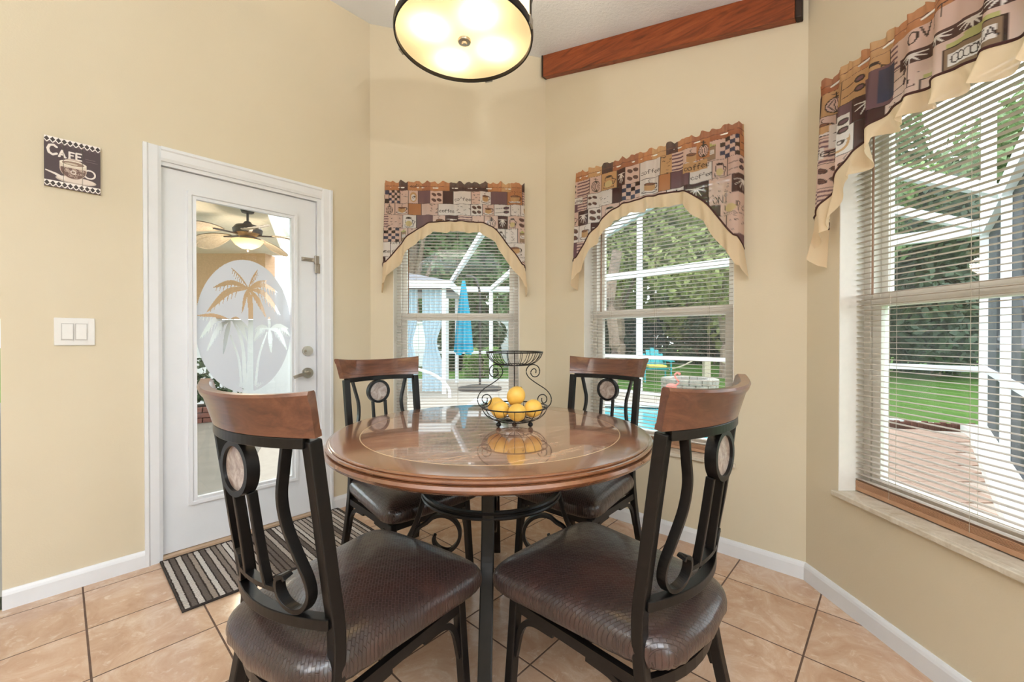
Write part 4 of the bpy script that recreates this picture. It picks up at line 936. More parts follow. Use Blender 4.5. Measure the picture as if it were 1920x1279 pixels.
# kitchen ceiling lights behind the viewpoint
for k, (x, y) in enumerate(((-0.6, -0.9), (-2.3, -0.6))):
    z = ceil_z(x, y)
    kl = empty('ceiling_light', (x, y, z-0.001), 0, ['square kitchen ceiling light above and behind the viewpoint', 'square ceiling light behind the viewpoint, further left'][k], 'lamp')
    mb = MB(); ring(mb, -0.38, 0.38, -0.38, 0.38, 0.03, 0, 0.07); mb.v = [(a, c, -b) for a, b, c in mb.v]; mb.build('light_frame', M['trim'], kl)
    dm = NT('lit_panel'); dm.p.inputs['Emission Color'].default_value = (1, 0.88, 0.70, 1); dm.p.inputs['Emission Strength'].default_value = 4.0; dm.p.inputs['Base Color'].default_value = (0.9, 0.88, 0.82, 1)
    mb = MB(); mb.box((-0.35, -0.35, -0.045), (0.35, 0.35, -0.04)); mb.build('light_panel', dm.m, kl)
    L = bpy.data.lights.new('panel_light', 'AREA'); L.shape = 'SQUARE'; L.size = 0.68; L.energy = KITCHEN_WATTS; L.color = (1, 0.98, 0.95)
    lo = bpy.data.objects.new('panel_light', L); link(lo, kl); lo.location = (0, 0, -0.05)

# unseen fill lamps added behind the viewpoint to bounce light off the ceiling
for k, (x, y) in enumerate(((-1.25, -1.25), (0.75, -1.1))):
    fl_ = empty('floor_lamp', (x, y, 0), 0, ['slim uplighter floor lamp behind the viewpoint, left', 'slim uplighter floor lamp behind the viewpoint, right'][k], 'lamp')
    mb = MB(); mb.lathe([(0.001, 0), (0.13, 0), (0.13, 0.012), (0.03, 0.03), (0.001, 0.03)], 28); mb.build('base', M['metal'], fl_, smooth=True, angle=40)
    mb = MB(); mb.tube([(0, 0, 0.02), (0, 0, 1.66)], 0.012, 10); mb.build('pole', M['metal'], fl_)
    mb = MB(); mb.lathe([(0.012, 1.66), (0.06, 1.67), (0.13, 1.72), (0.16, 1.78), (0.157, 1.78), (0.127, 1.724), (0.058, 1.676), (0.012, 1.667)], 32, cap=False); mb.build('bowl_shade', M['metal'], fl_, smooth=True)
    L = bpy.data.lights.new('uplight', 'AREA'); L.shape = 'DISK'; L.size = 0.26; L.energy = FILL_WATTS; L.color = (0.91, 0.965, 1.0); lo = bpy.data.objects.new('uplight', L); link(lo, fl_); lo.location = (0, 0, 1.775); lo.rotation_euler = (PI, 0, 0)

# ------------------------------------------------------------------ door mat
rg_root = empty('door_mat', (-1.130, 2.219, 0), R(45), 'striped grey woven door mat with dark edges in front of the patio door', 'rug')
def rug_mat():
    t = NT('striped_rag_weave'); v = t.coord('Object'); sp = t.n('ShaderNodeSeparateXYZ'); t.l(v, sp.inputs[0])
    mr = t.n('ShaderNodeMath', operation='MULTIPLY'); t.l(sp.outputs[0], mr.inputs[0]); mr.inputs[1].default_value = 1/0.024
    nz = t.noise(v, 70, 3); ad = t.n('ShaderNodeMath', operation='MULTIPLY_ADD'); t.l(nz, ad.inputs[0]); ad.inputs[1].default_value = 0.35; t.l(mr.outputs[0], ad.inputs[2])
    fl_ = t.n('ShaderNodeMath', operation='FLOOR'); t.l(ad.outputs[0], fl_.inputs[0]); fr_ = t.n('ShaderNodeMath', operation='FRACT'); t.l(ad.outputs[0], fr_.inputs[0])
    wn = t.n('ShaderNodeTexWhiteNoise', noise_dimensions='1D'); t.l(fl_.outputs[0], wn.inputs['W'])
    ca_ = t.ramp(wn.outputs['Value'], [(0.15, rgb(112, 102, 96)), (0.4, rgb(168, 154, 142)), (0.65, rgb(200, 190, 182)), (0.9, rgb(222, 216, 210))])
    ed_ = t.ramp(fr_.outputs[0], [(0.20, (1, 1, 1, 1)), (0.28, (0, 0, 0, 1))]); cc_ = t.mixc(ed_, ca_, rgb(56, 48, 44))
    wv = t.n('ShaderNodeTexWave'); wv.bands_direction = 'Y'; wv.inputs['Scale'].default_value = 26; wv.inputs['Distortion'].default_value = 2.5; t.l(v, wv.inputs['Vector'])
    c = t.mixc(t.ramp(wv.outputs['Fac'], [(0.2, (0.3, 0.3, 0.3, 1)), (0.7, (0, 0, 0, 1))]), cc_, rgb(80, 70, 64))
    t.base(c, 0.95, spec=0.1); t.bump(wv.outputs['Fac'], 0.8, 0.006); return t.m
mb = MB(); mb.grid(lambda a, b: (-0.438+0.876*a, -0.268+0.536*b, 0.007+0.0012*math.sin(a*170)+0.0006*math.sin(b*90)), 150, 40)
n_ = len(mb.v); mb.build('weave', rug_mat(), rg_root, smooth=True, angle=180)
rim_m = plain('dark_mat_edging', rgb(52, 45, 42), 0.95)
mb = MB(); mb.tube([(-0.44, -0.27, 0.0055), (0.44, -0.27, 0.0055), (0.44, 0.27, 0.0055), (-0.44, 0.27, 0.0055)], 0.0055, 6, True); mb.build('edging', rim_m, rg_root)

# ================================================================== outside
GZ = -0.09
M['lawn'] = None
t = NT('lawn_grass'); v = t.coord('Object'); n1 = t.noise(v, 1.2, 6, 0.7); n2 = t.noise(v, 40, 4, 0.8)
c = t.mixc(t.ramp(n2, [(0.3, (0, 0, 0, 1)), (0.7, (0.6, 0.6, 0.6, 1))]), t.ramp(n1, [(0.3, rgb(66, 106, 36)), (0.7, rgb(92, 132, 50))]), rgb(104, 132, 66))
M['lawn'] = t.base(c, 0.95, spec=0.1); t.bump(n2, 1.0, 0.03)
M['deck'] = plain('pale_pool_deck', rgb(170, 160, 150), 0.8, var=0.05, scale=14)
M['paver'] = plain('pink_paver', rgb(170, 140, 124), 0.85, var=0.07, scale=18)
M['concrete'] = plain('grey_patio_concrete', rgb(122, 116, 108), 0.75, var=0.08, scale=6)
M['curb'] = plain('white_curb', rgb(226, 224, 220), 0.8)
M['white_alu'] = plain('white_aluminium', rgb(238, 240, 242), 0.4, var=0.02)
M['screen'] = mix_mat('insect_screen', rgb(84, 86, 88), 0.9, 0.1, 0.84, 0.9)
M['dark_screen'] = mix_mat('dark_privacy_screen', rgb(50, 52, 60), 0.95, 0.05, 0.06, 0.9)
M['brick'] = plain('red_brown_edging', rgb(116, 76, 66), 0.9, var=0.25, scale=20)
M['water'] = None
t = NT('pool_water'); v = t.coord('Object'); nz = t.noise(v, 6, 3)
M['water'] = t.base(t.ramp(nz, [(0.3, rgb(70, 160, 172)), (0.7, rgb(110, 190, 198))]), 0.05, spec=0.5); t.bump(nz, 0.25, 0.03)
def c3(X, Z, z=0.0): return cr(X, Z)+(z,)

# lawn, decks
mb = MB(); R0 = 60; mb.add([(-R0, -R0, GZ), (R0, -R0, GZ), (R0, R0, GZ), (-R0, R0, GZ)], [(0, 1, 2, 3)]); mb.box((-0.01, -0.01, GZ-0.3), (0.01, 0.01, GZ-0.2))
tag(mb.build('lawn', M['lawn']), 'green lawn beyond the screen enclosure', 'lawn', kind='structure')
def slab(name, pts, z0, z1, mat, label, bevel=0):
    mb = MB(); q = [cr(*p) for p in pts]; ar = sum(q[i][0]*q[(i+1) % len(q)][1]-q[(i+1) % len(q)][0]*q[i][1] for i in range(len(q)))
    mb.prism(q if ar > 0 else q[::-1], z0, z1); return tag(mb.build(name, mat), label, kind='structure')
E1, E2, E3 = (0.28, 11.2), (5.75, 5.05), (2.2, 1.9)     # corners of the screen enclosure, right / ahead of the tripod
# deck around the pool, built as separate slabs so that the basin stays open
PO = [(-0.9, 4.4), (3.0, 4.0), (3.7, 5.6), (2.9, 7.0), (-0.6, 7.6)]
def ring_deck():
    outer = [(-7.5, 3.1), (-1.6, 2.75), (1.0, 3.05), (1.7, 1.95), (1.75, 1.2), (5.68, 4.98), (4.6, 5.35), (4.2, 6.5), E1, (-7.5, 11.4)]
    mb = MB(); bmv = [cr(*p)+(0,) for p in outer]; ib = [cr(*p)+(0,) for p in PO]
    bm = bmesh.new(); ov = [bm.verts.new(p) for p in bmv]; iv = [bm.verts.new(p) for p in ib]
    ed = [bm.edges.new((ov[i], ov[(i+1) % len(ov)])) for i in range(len(ov))]+[bm.edges.new((iv[i], iv[(i+1) % len(iv)])) for i in range(len(iv))]
    bmesh.ops.triangle_fill(bm, edges=ed, use_beauty=True)
    r_ = bmesh.ops.extrude_face_region(bm, geom=list(bm.faces))
    for g in r_['geom']:
        if isinstance(g, bmesh.types.BMVert): g.co.z -= 0.10
    for v_ in bm.verts: v_.co.z += -0.04
    bmesh.ops.recalc_face_normals(bm, faces=bm.faces); me = bpy.data.meshes.new('pool_deck'); bm.to_mesh(me); bm.free(); me.materials.append(M['deck'])
    o = bpy.data.objects.new('pool_deck', me); link(o); return tag(o, 'pale concrete deck around the swimming pool', kind='structure')
ring_deck()
pool = empty('swimming_pool', cr(1.6, 5.7)+(GZ,), 0, 'turquoise swimming pool outside the angled window', 'pool')
ox, oy = cr(1.6, 5.7)
mb = MB(); q = [cr(*p) for p in PO]; ar = sum(q[i][0]*q[(i+1) % 5][1]-q[(i+1) % 5][0]*q[i][1] for i in range(5)); q = q if ar > 0 else q[::-1]
mb.add([(p[0]-ox, p[1]-oy, -0.13-GZ+0.0) for p in q], [tuple(range(5))]); mb.v = [(a, b, 0.014) for a, b, c in mb.v]; mb.build('water', M['water'], pool)
mb = MB(); mb.sweep([(p[0]-ox, p[1]-oy, 0.055) for p in q], rect(0.30, 0.04), closed=True); mb.build('coping', M['curb'], pool)
mb = MB(); mb.sweep([(p[0]-ox, p[1]-oy, 0.03) for p in q], rect(0.04, 0.05), closed=True); mb.build('waterline_tile', plain('dark_pool_tile', rgb(84, 90, 92), 0.4, var=0.5, scale=60), pool)
# pink paver terrace right of the bay, pavers one by one
pv = empty('paver_terrace', c3(3.0, 2.6, GZ), 0, 'terrace of pale pink pavers outside the right-hand window', 'terrace'); pvx, pvy = cr(3.0, 2.6)
mb = MB(); mb.prism([(cr(*p)[0]-pvx, cr(*p)[1]-pvy) for p in ((1.75, 1.25), (5.5, 4.95), (4.4, 5.3), (1.75, 2.6))], 0.045, 0.056); mb.build('sand_bed', plain('paver_joint_sand', rgb(186, 168, 156), 0.9), pv)
first = None
for i in range(18):
    for j in range(23):
        X, Z = 1.95+0.21*i+(0.1 if j % 2 else 0), 0.65+0.21*j
        if X > Z+0.45 or Z > 2.5+(X-1.75)*1.02 or Z > 5.2-0.28*(X-4.5) or X < 1.85: continue
        if first is None:
            mb = MB(); mb.box((-0.1015, -0.1015, 0.05), (0.1015, 0.1015, 0.064)); first = mb.build('paver', M['paver'], pv, bevel=0.0); o = first
        else: o = first.copy(); link(o, pv)
        x, y = cr(X, Z); o.location = (x-pvx, y-pvy, 0); o.rotation_euler = (0, 0, -YAW)
# curb along the right side and brick edging before the lawn
mb = MB(); mb.sweep([c3(X, Z, 0.0) for X, Z in ((5.62, 5.08), (5.3, 4.68), (4.9, 4.30), (4.1, 3.5), (3.3, 2.7), (2.5, 1.9))], rect(0.22, 0.10)); tag(mb.build('curb', M['curb']), 'white concrete curb along the paver terrace', 'curb')
be_ = empty('brick_edging', c3(6.4, 6.0, GZ), 0, 'low red-brown brick edging in front of the lawn, right-hand window', 'edging'); ex, ey = cr(6.4, 6.0); first = None
for k in range(26):
    f = k/25; x, y = cr(4.25+1.45*f, 5.56-0.40*f)
    if first is None: mb = MB(); mb.box((-0.03, -0.02, 0), (0.03, 0.02, 0.13)); first = o = mb.build('brick', M['brick'], be_, bevel=0.01)
    else: o = first.copy(); link(o, be_)
    o.location = (x-ex, y-ey, 0.01*math.sin(k*2.3)); o.rotation_euler = (0.1*math.sin(k*1.7), 0, R(-15)-YAW)

# screen enclosure
en = empty('screen_enclosure', c3(*E1, GZ), 0, 'white aluminium screen enclosure around the pool', 'enclosure'); enx, eny = cr(*E1)
def L3(X, Z, z): x, y = cr(X, Z); return (x-enx, y-eny, z-GZ)
def member(name, a, b, wd=0.09, ht=0.09):
    mb = MB(); mb.beam(L3(*a), L3(*b), wd, ht); return mb.build(name, M['white_alu'], en)
EAVE, RAIL, TOPZ = 2.42, 0.72, 3.7
def lerp(a, b, f): return (a[0]+(b[0]-a[0])*f, a[1]+(b[1]-a[1])*f)
TALL = 4.3
def screen_wall(a, b, posts, roof):
    member('eave_beam', a+(EAVE,), b+(EAVE,), 0.10, 0.14); member('chair_rail', a+(RAIL,), b+(RAIL,), 0.06, 0.07); member('base_rail', a+(-0.02,), b+(-0.02,), 0.08, 0.05)
    for f in posts:
        p = lerp(a, b, f); member('post', p+(-0.04,), p+(EAVE,), 0.10, 0.10)
        if roof: member('roof_rafter', p+(EAVE,), (p[0]+1.9, p[1]-6.6, 3.0), 0.07, 0.11)
        else: member('upper_post', p+(EAVE,), p+(TALL,), 0.09, 0.09)
    if not roof: member('top_beam', a+(TALL,), b+(TALL,), 0.08, 0.1)
    ps = sorted(posts)
    for f0, f1 in zip(ps, ps[1:]):
        p0, p1 = lerp(a, b, f0), lerp(a, b, f1)
        mb = MB(); mb.add([L3(*p0, 0.0), L3(*p1, 0.0), L3(*p1, EAVE if roof else TALL), L3(*p0, EAVE if roof else TALL)], [(0, 1, 2, 3)]); mb.build('screen_panel', M['screen'], en)
screen_wall((-7.6, 11.3), E1, [0.0, 0.17, 0.34, 0.515, 0.742, 0.893, 1.0], True)
screen_wall(E1, E2, [0.0, 0.245, 0.427, 0.66, 1.0], False)
mb = MB(); mb.add([L3(-6.5, 10.9, 2.5), L3(0.28, 11.1, 2.5), L3(5.6, 5.1, 2.55), L3(4.2, 3.7, 2.65), L3(1.9, 3.3, 3.3), L3(-1.2, 4.6, 3.1), L3(-4.6, 4.7, 3.1)], [(0, 1, 2, 3, 4, 5, 6)]); mb.build('roof_screen', M['screen'], en)
# right return with dark privacy screen and paired white posts
RT0 = E2; RT1 = (2.55, 1.85)
member('eave_beam', RT0+(EAVE,), RT1+(EAVE,), 0.12, 0.16); member('chair_rail', RT0+(RAIL,), RT1+(RAIL,), 0.05, 0.07)
for f in (0.45, 0.93): p = lerp(RT0, RT1, f); member('post', p+(-0.04,), p+(EAVE,), 0.08, 0.09)
mb = MB(); mb.add([L3(*lerp(RT0, RT1, 0), 0.0), L3(*RT1, 0.0), L3(*RT1, EAVE), L3(*RT0, EAVE)], [(0, 1, 2, 3)]); mb.build('dark_screen', M['dark_screen'], en)
member('roof_beam', (5.7, 5.05, EAVE+0.02), (0.6, 5.8, 3.75), 0.07, 0.10); member('roof_beam', (4.5, 3.84, EAVE+0.02), (0.8, 4.6, 3.55), 0.07, 0.10)

# ------------------------------------------------------------------ trees, hedges
def leaf_mat(name, c1, c2):
    def f(t):
        oi = t.n('ShaderNodeTexCoord'); nz = t.noise(oi.outputs['Object'], 2.2, 3); nz2 = t.noise(oi.outputs['Object'], 19, 2)
        a = t.ramp(nz, [(0.3, c1), (0.7, c2)]); return t.mixc(t.ramp(nz2, [(0.45, (0, 0, 0, 1)), (0.75, (0.5, 0.5, 0.5, 1))]), a, tuple(min(1, x*1.9) for x in c2[:3])+(1,))
    return mix_mat(name, f, 0.7, 0.35, 0.0, 0.5)
LEAF = [leaf_mat('mid_green_leaves', rgb(96, 122, 78), rgb(134, 156, 106)), leaf_mat('olive_leaves', rgb(122, 134, 72), rgb(166, 172, 106)), leaf_mat('dark_green_leaves', rgb(48, 64, 46), rgb(78, 98, 66)), leaf_mat('bright_green_leaves', rgb(104, 140, 70), rgb(148, 178, 96))]
BARK = plain('grey_brown_bark', rgb(150, 128, 112), 0.9, var=0.3, scale=12, bump=0.5)
def foliage(mb, c, rad, n, size, rng):
    lobes = [(Vector((rng.uniform(-0.62, 0.62)*rad[0], rng.uniform(-0.62, 0.62)*rad[1], rng.uniform(-0.6, 0.65)*rad[2])), rng.uniform(0.32, 0.52)) for _ in range(12)]
    for k in range(n):
        cl, lr = lobes[k % 12]
        d = Vector((rng.gauss(0, 1), rng.gauss(0, 1), rng.gauss(0, 1))); d.normalize(); q = lr*(0.55+0.45*rng.random()**0.5)
        p = Vector(c)+cl+Vector((d.x*q*rad[0], d.y*q*rad[1], d.z*q*rad[2]))
        s_ = size*rng.uniform(0.6, 1.3); nrm = (d+Vector((rng.uniform(-0.8, 0.8), rng.uniform(-0.8, 0.8), rng.uniform(-0.2, 0.9)))).normalized()
        a = nrm.orthogonal().normalized(); b = nrm.cross(a); th = rng.uniform(0, 6.28); u_ = (a*math.cos(th)+b*math.sin(th))*s_; v_ = (b*math.cos(th)-a*math.sin(th))*s_*0.5
        mb.add([p-u_, p+v_, p+u_, p-v_], [(0, 1, 2, 3)])
def tree(name, X, Z, h, rad, trunk_r, mat, n, size, label, cat='tree', seed=1, base=None, group=None):
    rng = random.Random(seed); x, y = cr(X, Z); root = empty(name, (x, y, GZ), 0, label, cat, group)
    mb = MB(); foliage(mb, (0, 0, h), rad, n, size, rng); mb.build('foliage', LEAF[mat], root)
    if trunk_r:
        mb = MB(); mb.tube(smooth_path([(0, 0, 0), (0.05, 0.02, h*0.3), (-0.06, 0.05, h*0.65), (0.05, 0, h)], 4), trunk_r, 8); mb.build('trunk', BARK, root)
        mb = MB()
        for k in range(5):
            a = k*1.3; mb.tube([(0, 0.02, h*0.45+0.1*k), (rad[0]*0.5*math.cos(a), rad[1]*0.5*math.sin(a), h+rad[2]*0.2)], trunk_r*0.4, 5)
        mb.build('branches', BARK, root)
    return root
tree('tree', -4.0, 17.0, 5.6, (3.4, 2.4, 3.6), 0.2, 0, 9000, 0.16, 'pale green tree above the gazebo, left half of the back window', seed=2)
tree('tree', 0.0, 18.5, 5.4, (3.2, 2.4, 3.8), 0.2, 0, 9000, 0.16, 'green tree behind the closed blue parasol', seed=3)
tree('tree', 3.6, 14.0, 4.3, (2.3, 1.8, 2.4), 0.16, 1, 9000, 0.12, 'olive green tree left of the white post, angled window', seed=4)
tree('tree', 6.4, 12.6, 3.9, (2.4, 1.8, 2.3), 0.15, 1, 10000, 0.11, 'olive green tree right of the white post, angled window', seed=5)
tree('tree', 9.3, 12.0, 5.2, (2.2, 2.0, 3.0), 0.18, 0, 7000, 0.13, 'taller green tree at the right of the angled window', seed=6)
for k, (X, Z, h, rx, rz) in enumerate(((3.4, 22.0, 1.2, 2.2, 1.5), (6.4, 20.8, 1.3, 2.4, 1.6), (9.4, 19.4, 1.3, 2.4, 1.65), (12.4, 18.0, 1.3, 2.4, 1.7), (-1.6, 15.2, 1.0, 1.5, 1.1))):
    tree('shrub', X, Z, h, (rx, 1.4, rz), 0.05, 2, 7500, 0.13, ['dark shrub at the left edge of the angled window', 'dark shrub behind the trunk in the angled window', 'dark shrub behind the teal garden chair', 'dark shrub behind the stone fire pit', 'dark shrub behind the blue parasol'][k], 'shrub', seed=20+k, group='dark shrubs along the lawn')
for k, (X, Z, h, rx, rz, mt) in enumerate(((-6.5, 22, 4.6, 4.2, 4.8, 0), (-1.8, 23, 4.4, 3.8, 4.6, 0), (3.2, 22, 4.4, 4.0, 4.8, 0), (8.6, 19.5, 4.2, 4.2, 4.6, 1), (16.5, 18.5, 6.0, 4.6, 6.2, 0), (21.0, 16.5, 6.5, 4.8, 6.8, 0))):
    tree('backdrop_tree', X, Z, h, (rx, 2.2, rz), 0.2, mt, 8000, 0.24, ['distant tree at the far left of the back window', 'distant tree directly behind the parasol', 'distant tree at the left of the angled window', 'distant olive tree in the middle of the angled window', 'distant tree high in the right-hand window', 'distant tree above the white posts in the right-hand window'][k], 'tree', seed=50+k, group='distant trees behind the garden')
tree('hedge_tree', 13.2, 13.0, 2.6, (2.4, 2.2, 3.2), 0.12, 2, 11000, 0.14, 'dense dark hedge tree seen low in the right-hand window', seed=31)
tree('hedge_tree', 11.9, 13.4, 4.6, (2.2, 1.8, 2.1), 0.12, 3, 8000, 0.14, 'bright green hedge tree seen high in the right-hand window', seed=32)
tree('hedge_tree', 16.0, 11.8, 3.2, (2.4, 2.2, 3.4), 0.12, 2, 8000, 0.15, 'dark hedge tree behind the white posts, right-hand window', seed=33)
tree('shrub', -0.9, 12.6, 0.45, (0.62, 0.5, 0.55), 0.03, 3, 3000, 0.06, 'round brownish green shrub behind the parasol pole', 'shrub', seed=40)
mb = MB(); tk = cr(2.55, 10.6); mb.tube(smooth_path([(0, 0, 0), (0.06, 0, 1.0), (-0.05, 0.05, 2.2), (0.12, 0, 3.4)], 4), 0.13, 10); o = mb.build('bare_tree', BARK, loc=(tk[0], tk[1], GZ), smooth=True); tag(o, 'bare pinkish tree trunk left of the white post, angled window', 'tree')
for k, (X, Z) in enumerate(((1.5, 26.0), (6.5, 25.5), (11.5, 24.0), (16.5, 22.0))):
    tree('tall_hedge', X, Z, 1.9, (3.3, 1.4, 2.4), 0.06, 2, 6500, 0.17, ['tall dark hedge furthest left behind the lawn', 'tall dark hedge left of the middle behind the lawn', 'tall dark hedge right of the middle behind the lawn', 'tall dark hedge furthest right behind the lawn'][k], 'hedge', seed=70+k, group='tall hedge behind the lawn')
# vinyl fence behind the lawn
fe = empty('vinyl_fence', c3(-1.5, 16.8, GZ), 0, 'white vinyl panel fence behind the parasol', 'fence'); fx, fy = cr(-1.5, 16.8); first = None
for k in range(22):
    if first is None: mb = MB(); mb.box((-0.145, -0.02, 0.05), (0.145, 0.02, 1.8)); first = o = mb.build('fence_panel', M['white_alu'], fe, bevel=0.01)
    else: o = first.copy(); link(o, fe)
    x, y = cr(-4.5+0.3*k, 16.8); o.location = (x-fx, y-fy, 0); o.rotation_euler = (0, 0, -YAW)
mb = MB(); a, b = cr(-4.7, 16.75), cr(2.0, 16.75); mb.beam((a[0]-fx, a[1]-fy, 1.82), (b[0]-fx, b[1]-fy, 1.82), 0.08, 0.08); mb.build('top_rail', M['white_alu'], fe)

# ------------------------------------------------------------------ garden furniture
blue = mix_mat('blue_parasol_cloth', rgb(64, 184, 214), 0.75, 0.4, 0.0, 0.8)
ux, uy = cr(-0.71, 9.25); um = empty('parasol', (ux, uy, -0.04), -YAW, 'closed bright blue cantilever parasol with a dark pole', 'umbrella')
darkm = plain('dark_bronze_pole', rgb(66, 60, 58), 0.5)
mb = MB(); mb.lathe([(0.001, 0), (0.48, 0), (0.48, 0.05), (0.3, 0.09), (0.06, 0.11), (0.001, 0.11)], 36); mb.build('base', darkm, um, smooth=True)
mb = MB(); mb.tube(smooth_path([(0, 0, 0.1), (0, 0, 1.4), (0.0, 0, 2.1), (-0.10, 0, 2.45), (-0.30, 0, 2.52)], 5), 0.026, 8); mb.build('pole', darkm, um, smooth=True)
def canopy(a, b):
    th = 2*PI*a; z = 2.42-1.6*b; rr = 0.03+0.15*b**0.7; rr *= 1+0.22*math.sin(th*8)*min(1, b*2)
    if b > 0.93: z += 0.05*math.sin(th*4)
    return (-0.36+rr*math.cos(th), rr*math.sin(th), z)
mb = MB(); mb.grid(lambda a, b: canopy(a, 1-b), 96, 24); mb.build('canopy', blue, um, smooth=True, angle=180)
mb = MB(); mb.tube([(-0.36, 0, 0.85), (-0.36, 0, 2.5)], 0.014, 6); mb.build('canopy_mast', darkm, um)
mb = MB(); mb.tube([(-0.36+0.20*math.cos(2*PI*k/24), 0.20*math.sin(2*PI*k/24), 1.02) for k in range(24)], 0.012, 6, True); mb.build('tie_strap', plain('blue_strap', rgb(28, 120, 170), 0.8), um)
# gazebo with grey roof and pale blue curtains
gx0, gz0 = cr(-2.55, 9.6); gzb = empty('gazebo', (gx0, gz0, -0.04), -YAW, 'grey-roofed gazebo with pale blue curtains beyond the deck', 'gazebo')
curt = mix_mat('pale_blue_curtain', rgb(206, 226, 238), 0.7, 0.45, 0.0, 0.8); grey = plain('grey_canopy_cloth', rgb(112, 112, 118), 0.9)
HW, HD = 1.15, 1.0
for sx in (-1, 1):
    for sy in (-1, 1): mb = MB(); mb.box((sx*HW-0.04, sy*HD-0.04, 0), (sx*HW+0.04, sy*HD+0.04, 2.30)); mb.build('post', M['white_alu'], gzb)
mb = MB(); mb.add([(-HW-.15, -HD-.15, 2.30), (HW+.15, -HD-.15, 2.30), (HW+.15, HD+.15, 2.30), (-HW-.15, HD+.15, 2.30), (0, 0, 2.68)], [(0, 1, 4), (1, 2, 4), (2, 3, 4), (3, 0, 4)]); mb.build('roof_cloth', grey, gzb)
mb = MB(); ring2 = [(-HW-.15, -HD-.15), (HW+.15, -HD-.15), (HW+.15, HD+.15), (-HW-.15, HD+.15)]
mb.sweep([(x, y, 2.24) for x, y in ring2], rect(0.02, 0.16), closed=True); mb.build('roof_valance', M['white_alu'], gzb)
for k, (a0, a1) in enumerate(((-1.12, -0.62), (-0.44, 0.10), (0.26, 0.60), (0.70, 1.12))):
    def cf(a, b, a0=a0, a1=a1):
        z = 0.05+2.1*b; pinch = 1-0.45*math.exp(-((z-1.05)/0.28)**2) if z < 2.1 else 1; mid_ = (a0+a1)/2+(0.06 if a1 < 0 else -0.06)*(1-pinch)
        x = mid_+(a-0.5)*(a1-a0)*pinch; return (x, -HD+0.035*math.sin(a*26), z)
    mb = MB(); mb.grid(cf, 44, 24); mb.build('curtain', curt, gzb, smooth=True, angle=180)
# pool hand rail
hx, hy = cr(-1.75, 8.0); mb = MB(); mb.tube(smooth_path([(-0.45, 0, 0.0), (-0.45, 0, 0.45), (-0.2, 0, 0.56), (0.25, 0, 0.44), (0.52, 0, 0.2), (0.56, 0, -0.02)], 5), 0.03, 8); o = mb.build('pool_handrail', M['white_alu'], loc=(hx, hy, -0.04), rz=-YAW, smooth=True); tag(o, 'white curved pool handrail left of the parasol base', 'handrail')
# teal garden chair
ax_, ay_ = cr(3.96, 11.5); ac = empty('garden_chair', (ax_, ay_, GZ), R(-8), 'teal slatted garden chair with a yellow cushion on the lawn', 'chair')
teal = plain('teal_paint', rgb(62, 168, 176), 0.6); yel = plain('yellow_cushion_cloth', rgb(236, 208, 96), 0.9)
for k in range(5):
    x = -0.24+0.12*k; hh = 0.92-0.06*abs(k-2)**1.5
    mb = MB(); mb.add([(x-0.055, 0.22, 0.28), (x+0.055, 0.22, 0.28), (x+0.055, 0.45, hh), (x-0.055, 0.45, hh), (x-0.055, 0.245, 0.28), (x+0.055, 0.245, 0.28), (x+0.055, 0.475, hh), (x-0.055, 0.475, hh)], [(0, 1, 2, 3), (7, 6, 5, 4), (0, 4, 5, 1), (1, 5, 6, 2), (2, 6, 7, 3), (3, 7, 4, 0)]); mb.build('back_slat', teal, ac)
for k in range(5): mb = MB(); y = -0.28+0.11*k; mb.box((-0.28, y, 0.36-0.018*k), (0.28, y+0.095, 0.38-0.018*k)); mb.build('seat_slat', teal, ac)
for sx in (-1, 1):
    mb = MB(); mb.box((sx*0.34-0.07, -0.34, 0.56), (sx*0.34+0.07, 0.36, 0.585)); mb.build('arm', teal, ac)
    mb = MB(); mb.box((sx*0.34-0.012, -0.30, 0), (sx*0.34+0.012, -0.20, 0.56)); mb.build('leg', teal, ac)
    mb = MB(); mb.box((sx*0.31-0.012, 0.16, 0), (sx*0.31+0.012, 0.26, 0.56)); mb.build('leg', teal, ac)
mb = MB(); mb.box((-0.25, -0.24, 0.385), (0.25, 0.2, 0.46)); mb.build('cushion', yel, ac, bevel=0.03)
# stone fire pit
fx_, fy_ = cr(3.76, 8.85); fp = empty('fire_pit', (fx_, fy_, GZ), 0, 'round grey stone fire pit on the edge of the lawn', 'fire pit')
stn = plain('fire_pit_stone', rgb(176, 168, 158), 0.9, var=0.2, scale=9); first = None
for rw in range(3):
    for k in range(14):
        if first is None:
            mb = MB(); a = PI/14*0.94; mb.prism([(0.36*math.cos(-a), 0.36*math.sin(-a)), (0.56*math.cos(-a), 0.56*math.sin(-a)), (0.57, 0), (0.56*math.cos(a), 0.56*math.sin(a)), (0.36*math.cos(a), 0.36*math.sin(a))], 0, 0.112); first = o = mb.build('stone', stn, fp, bevel=0.01)
        else: o = first.copy(); link(o, fp)
        o.location = (0, 0, 0.116*rw); o.rotation_euler = (0, 0, 2*PI*(k+0.5*(rw % 2))/14)
mb = MB(); mb.lathe([(0.001, 0.25), (0.36, 0.25)], 28, cap=False); mb.build('ash_bed', plain('ash', rgb(70, 68, 66), 1.0, var=0.3), fp)
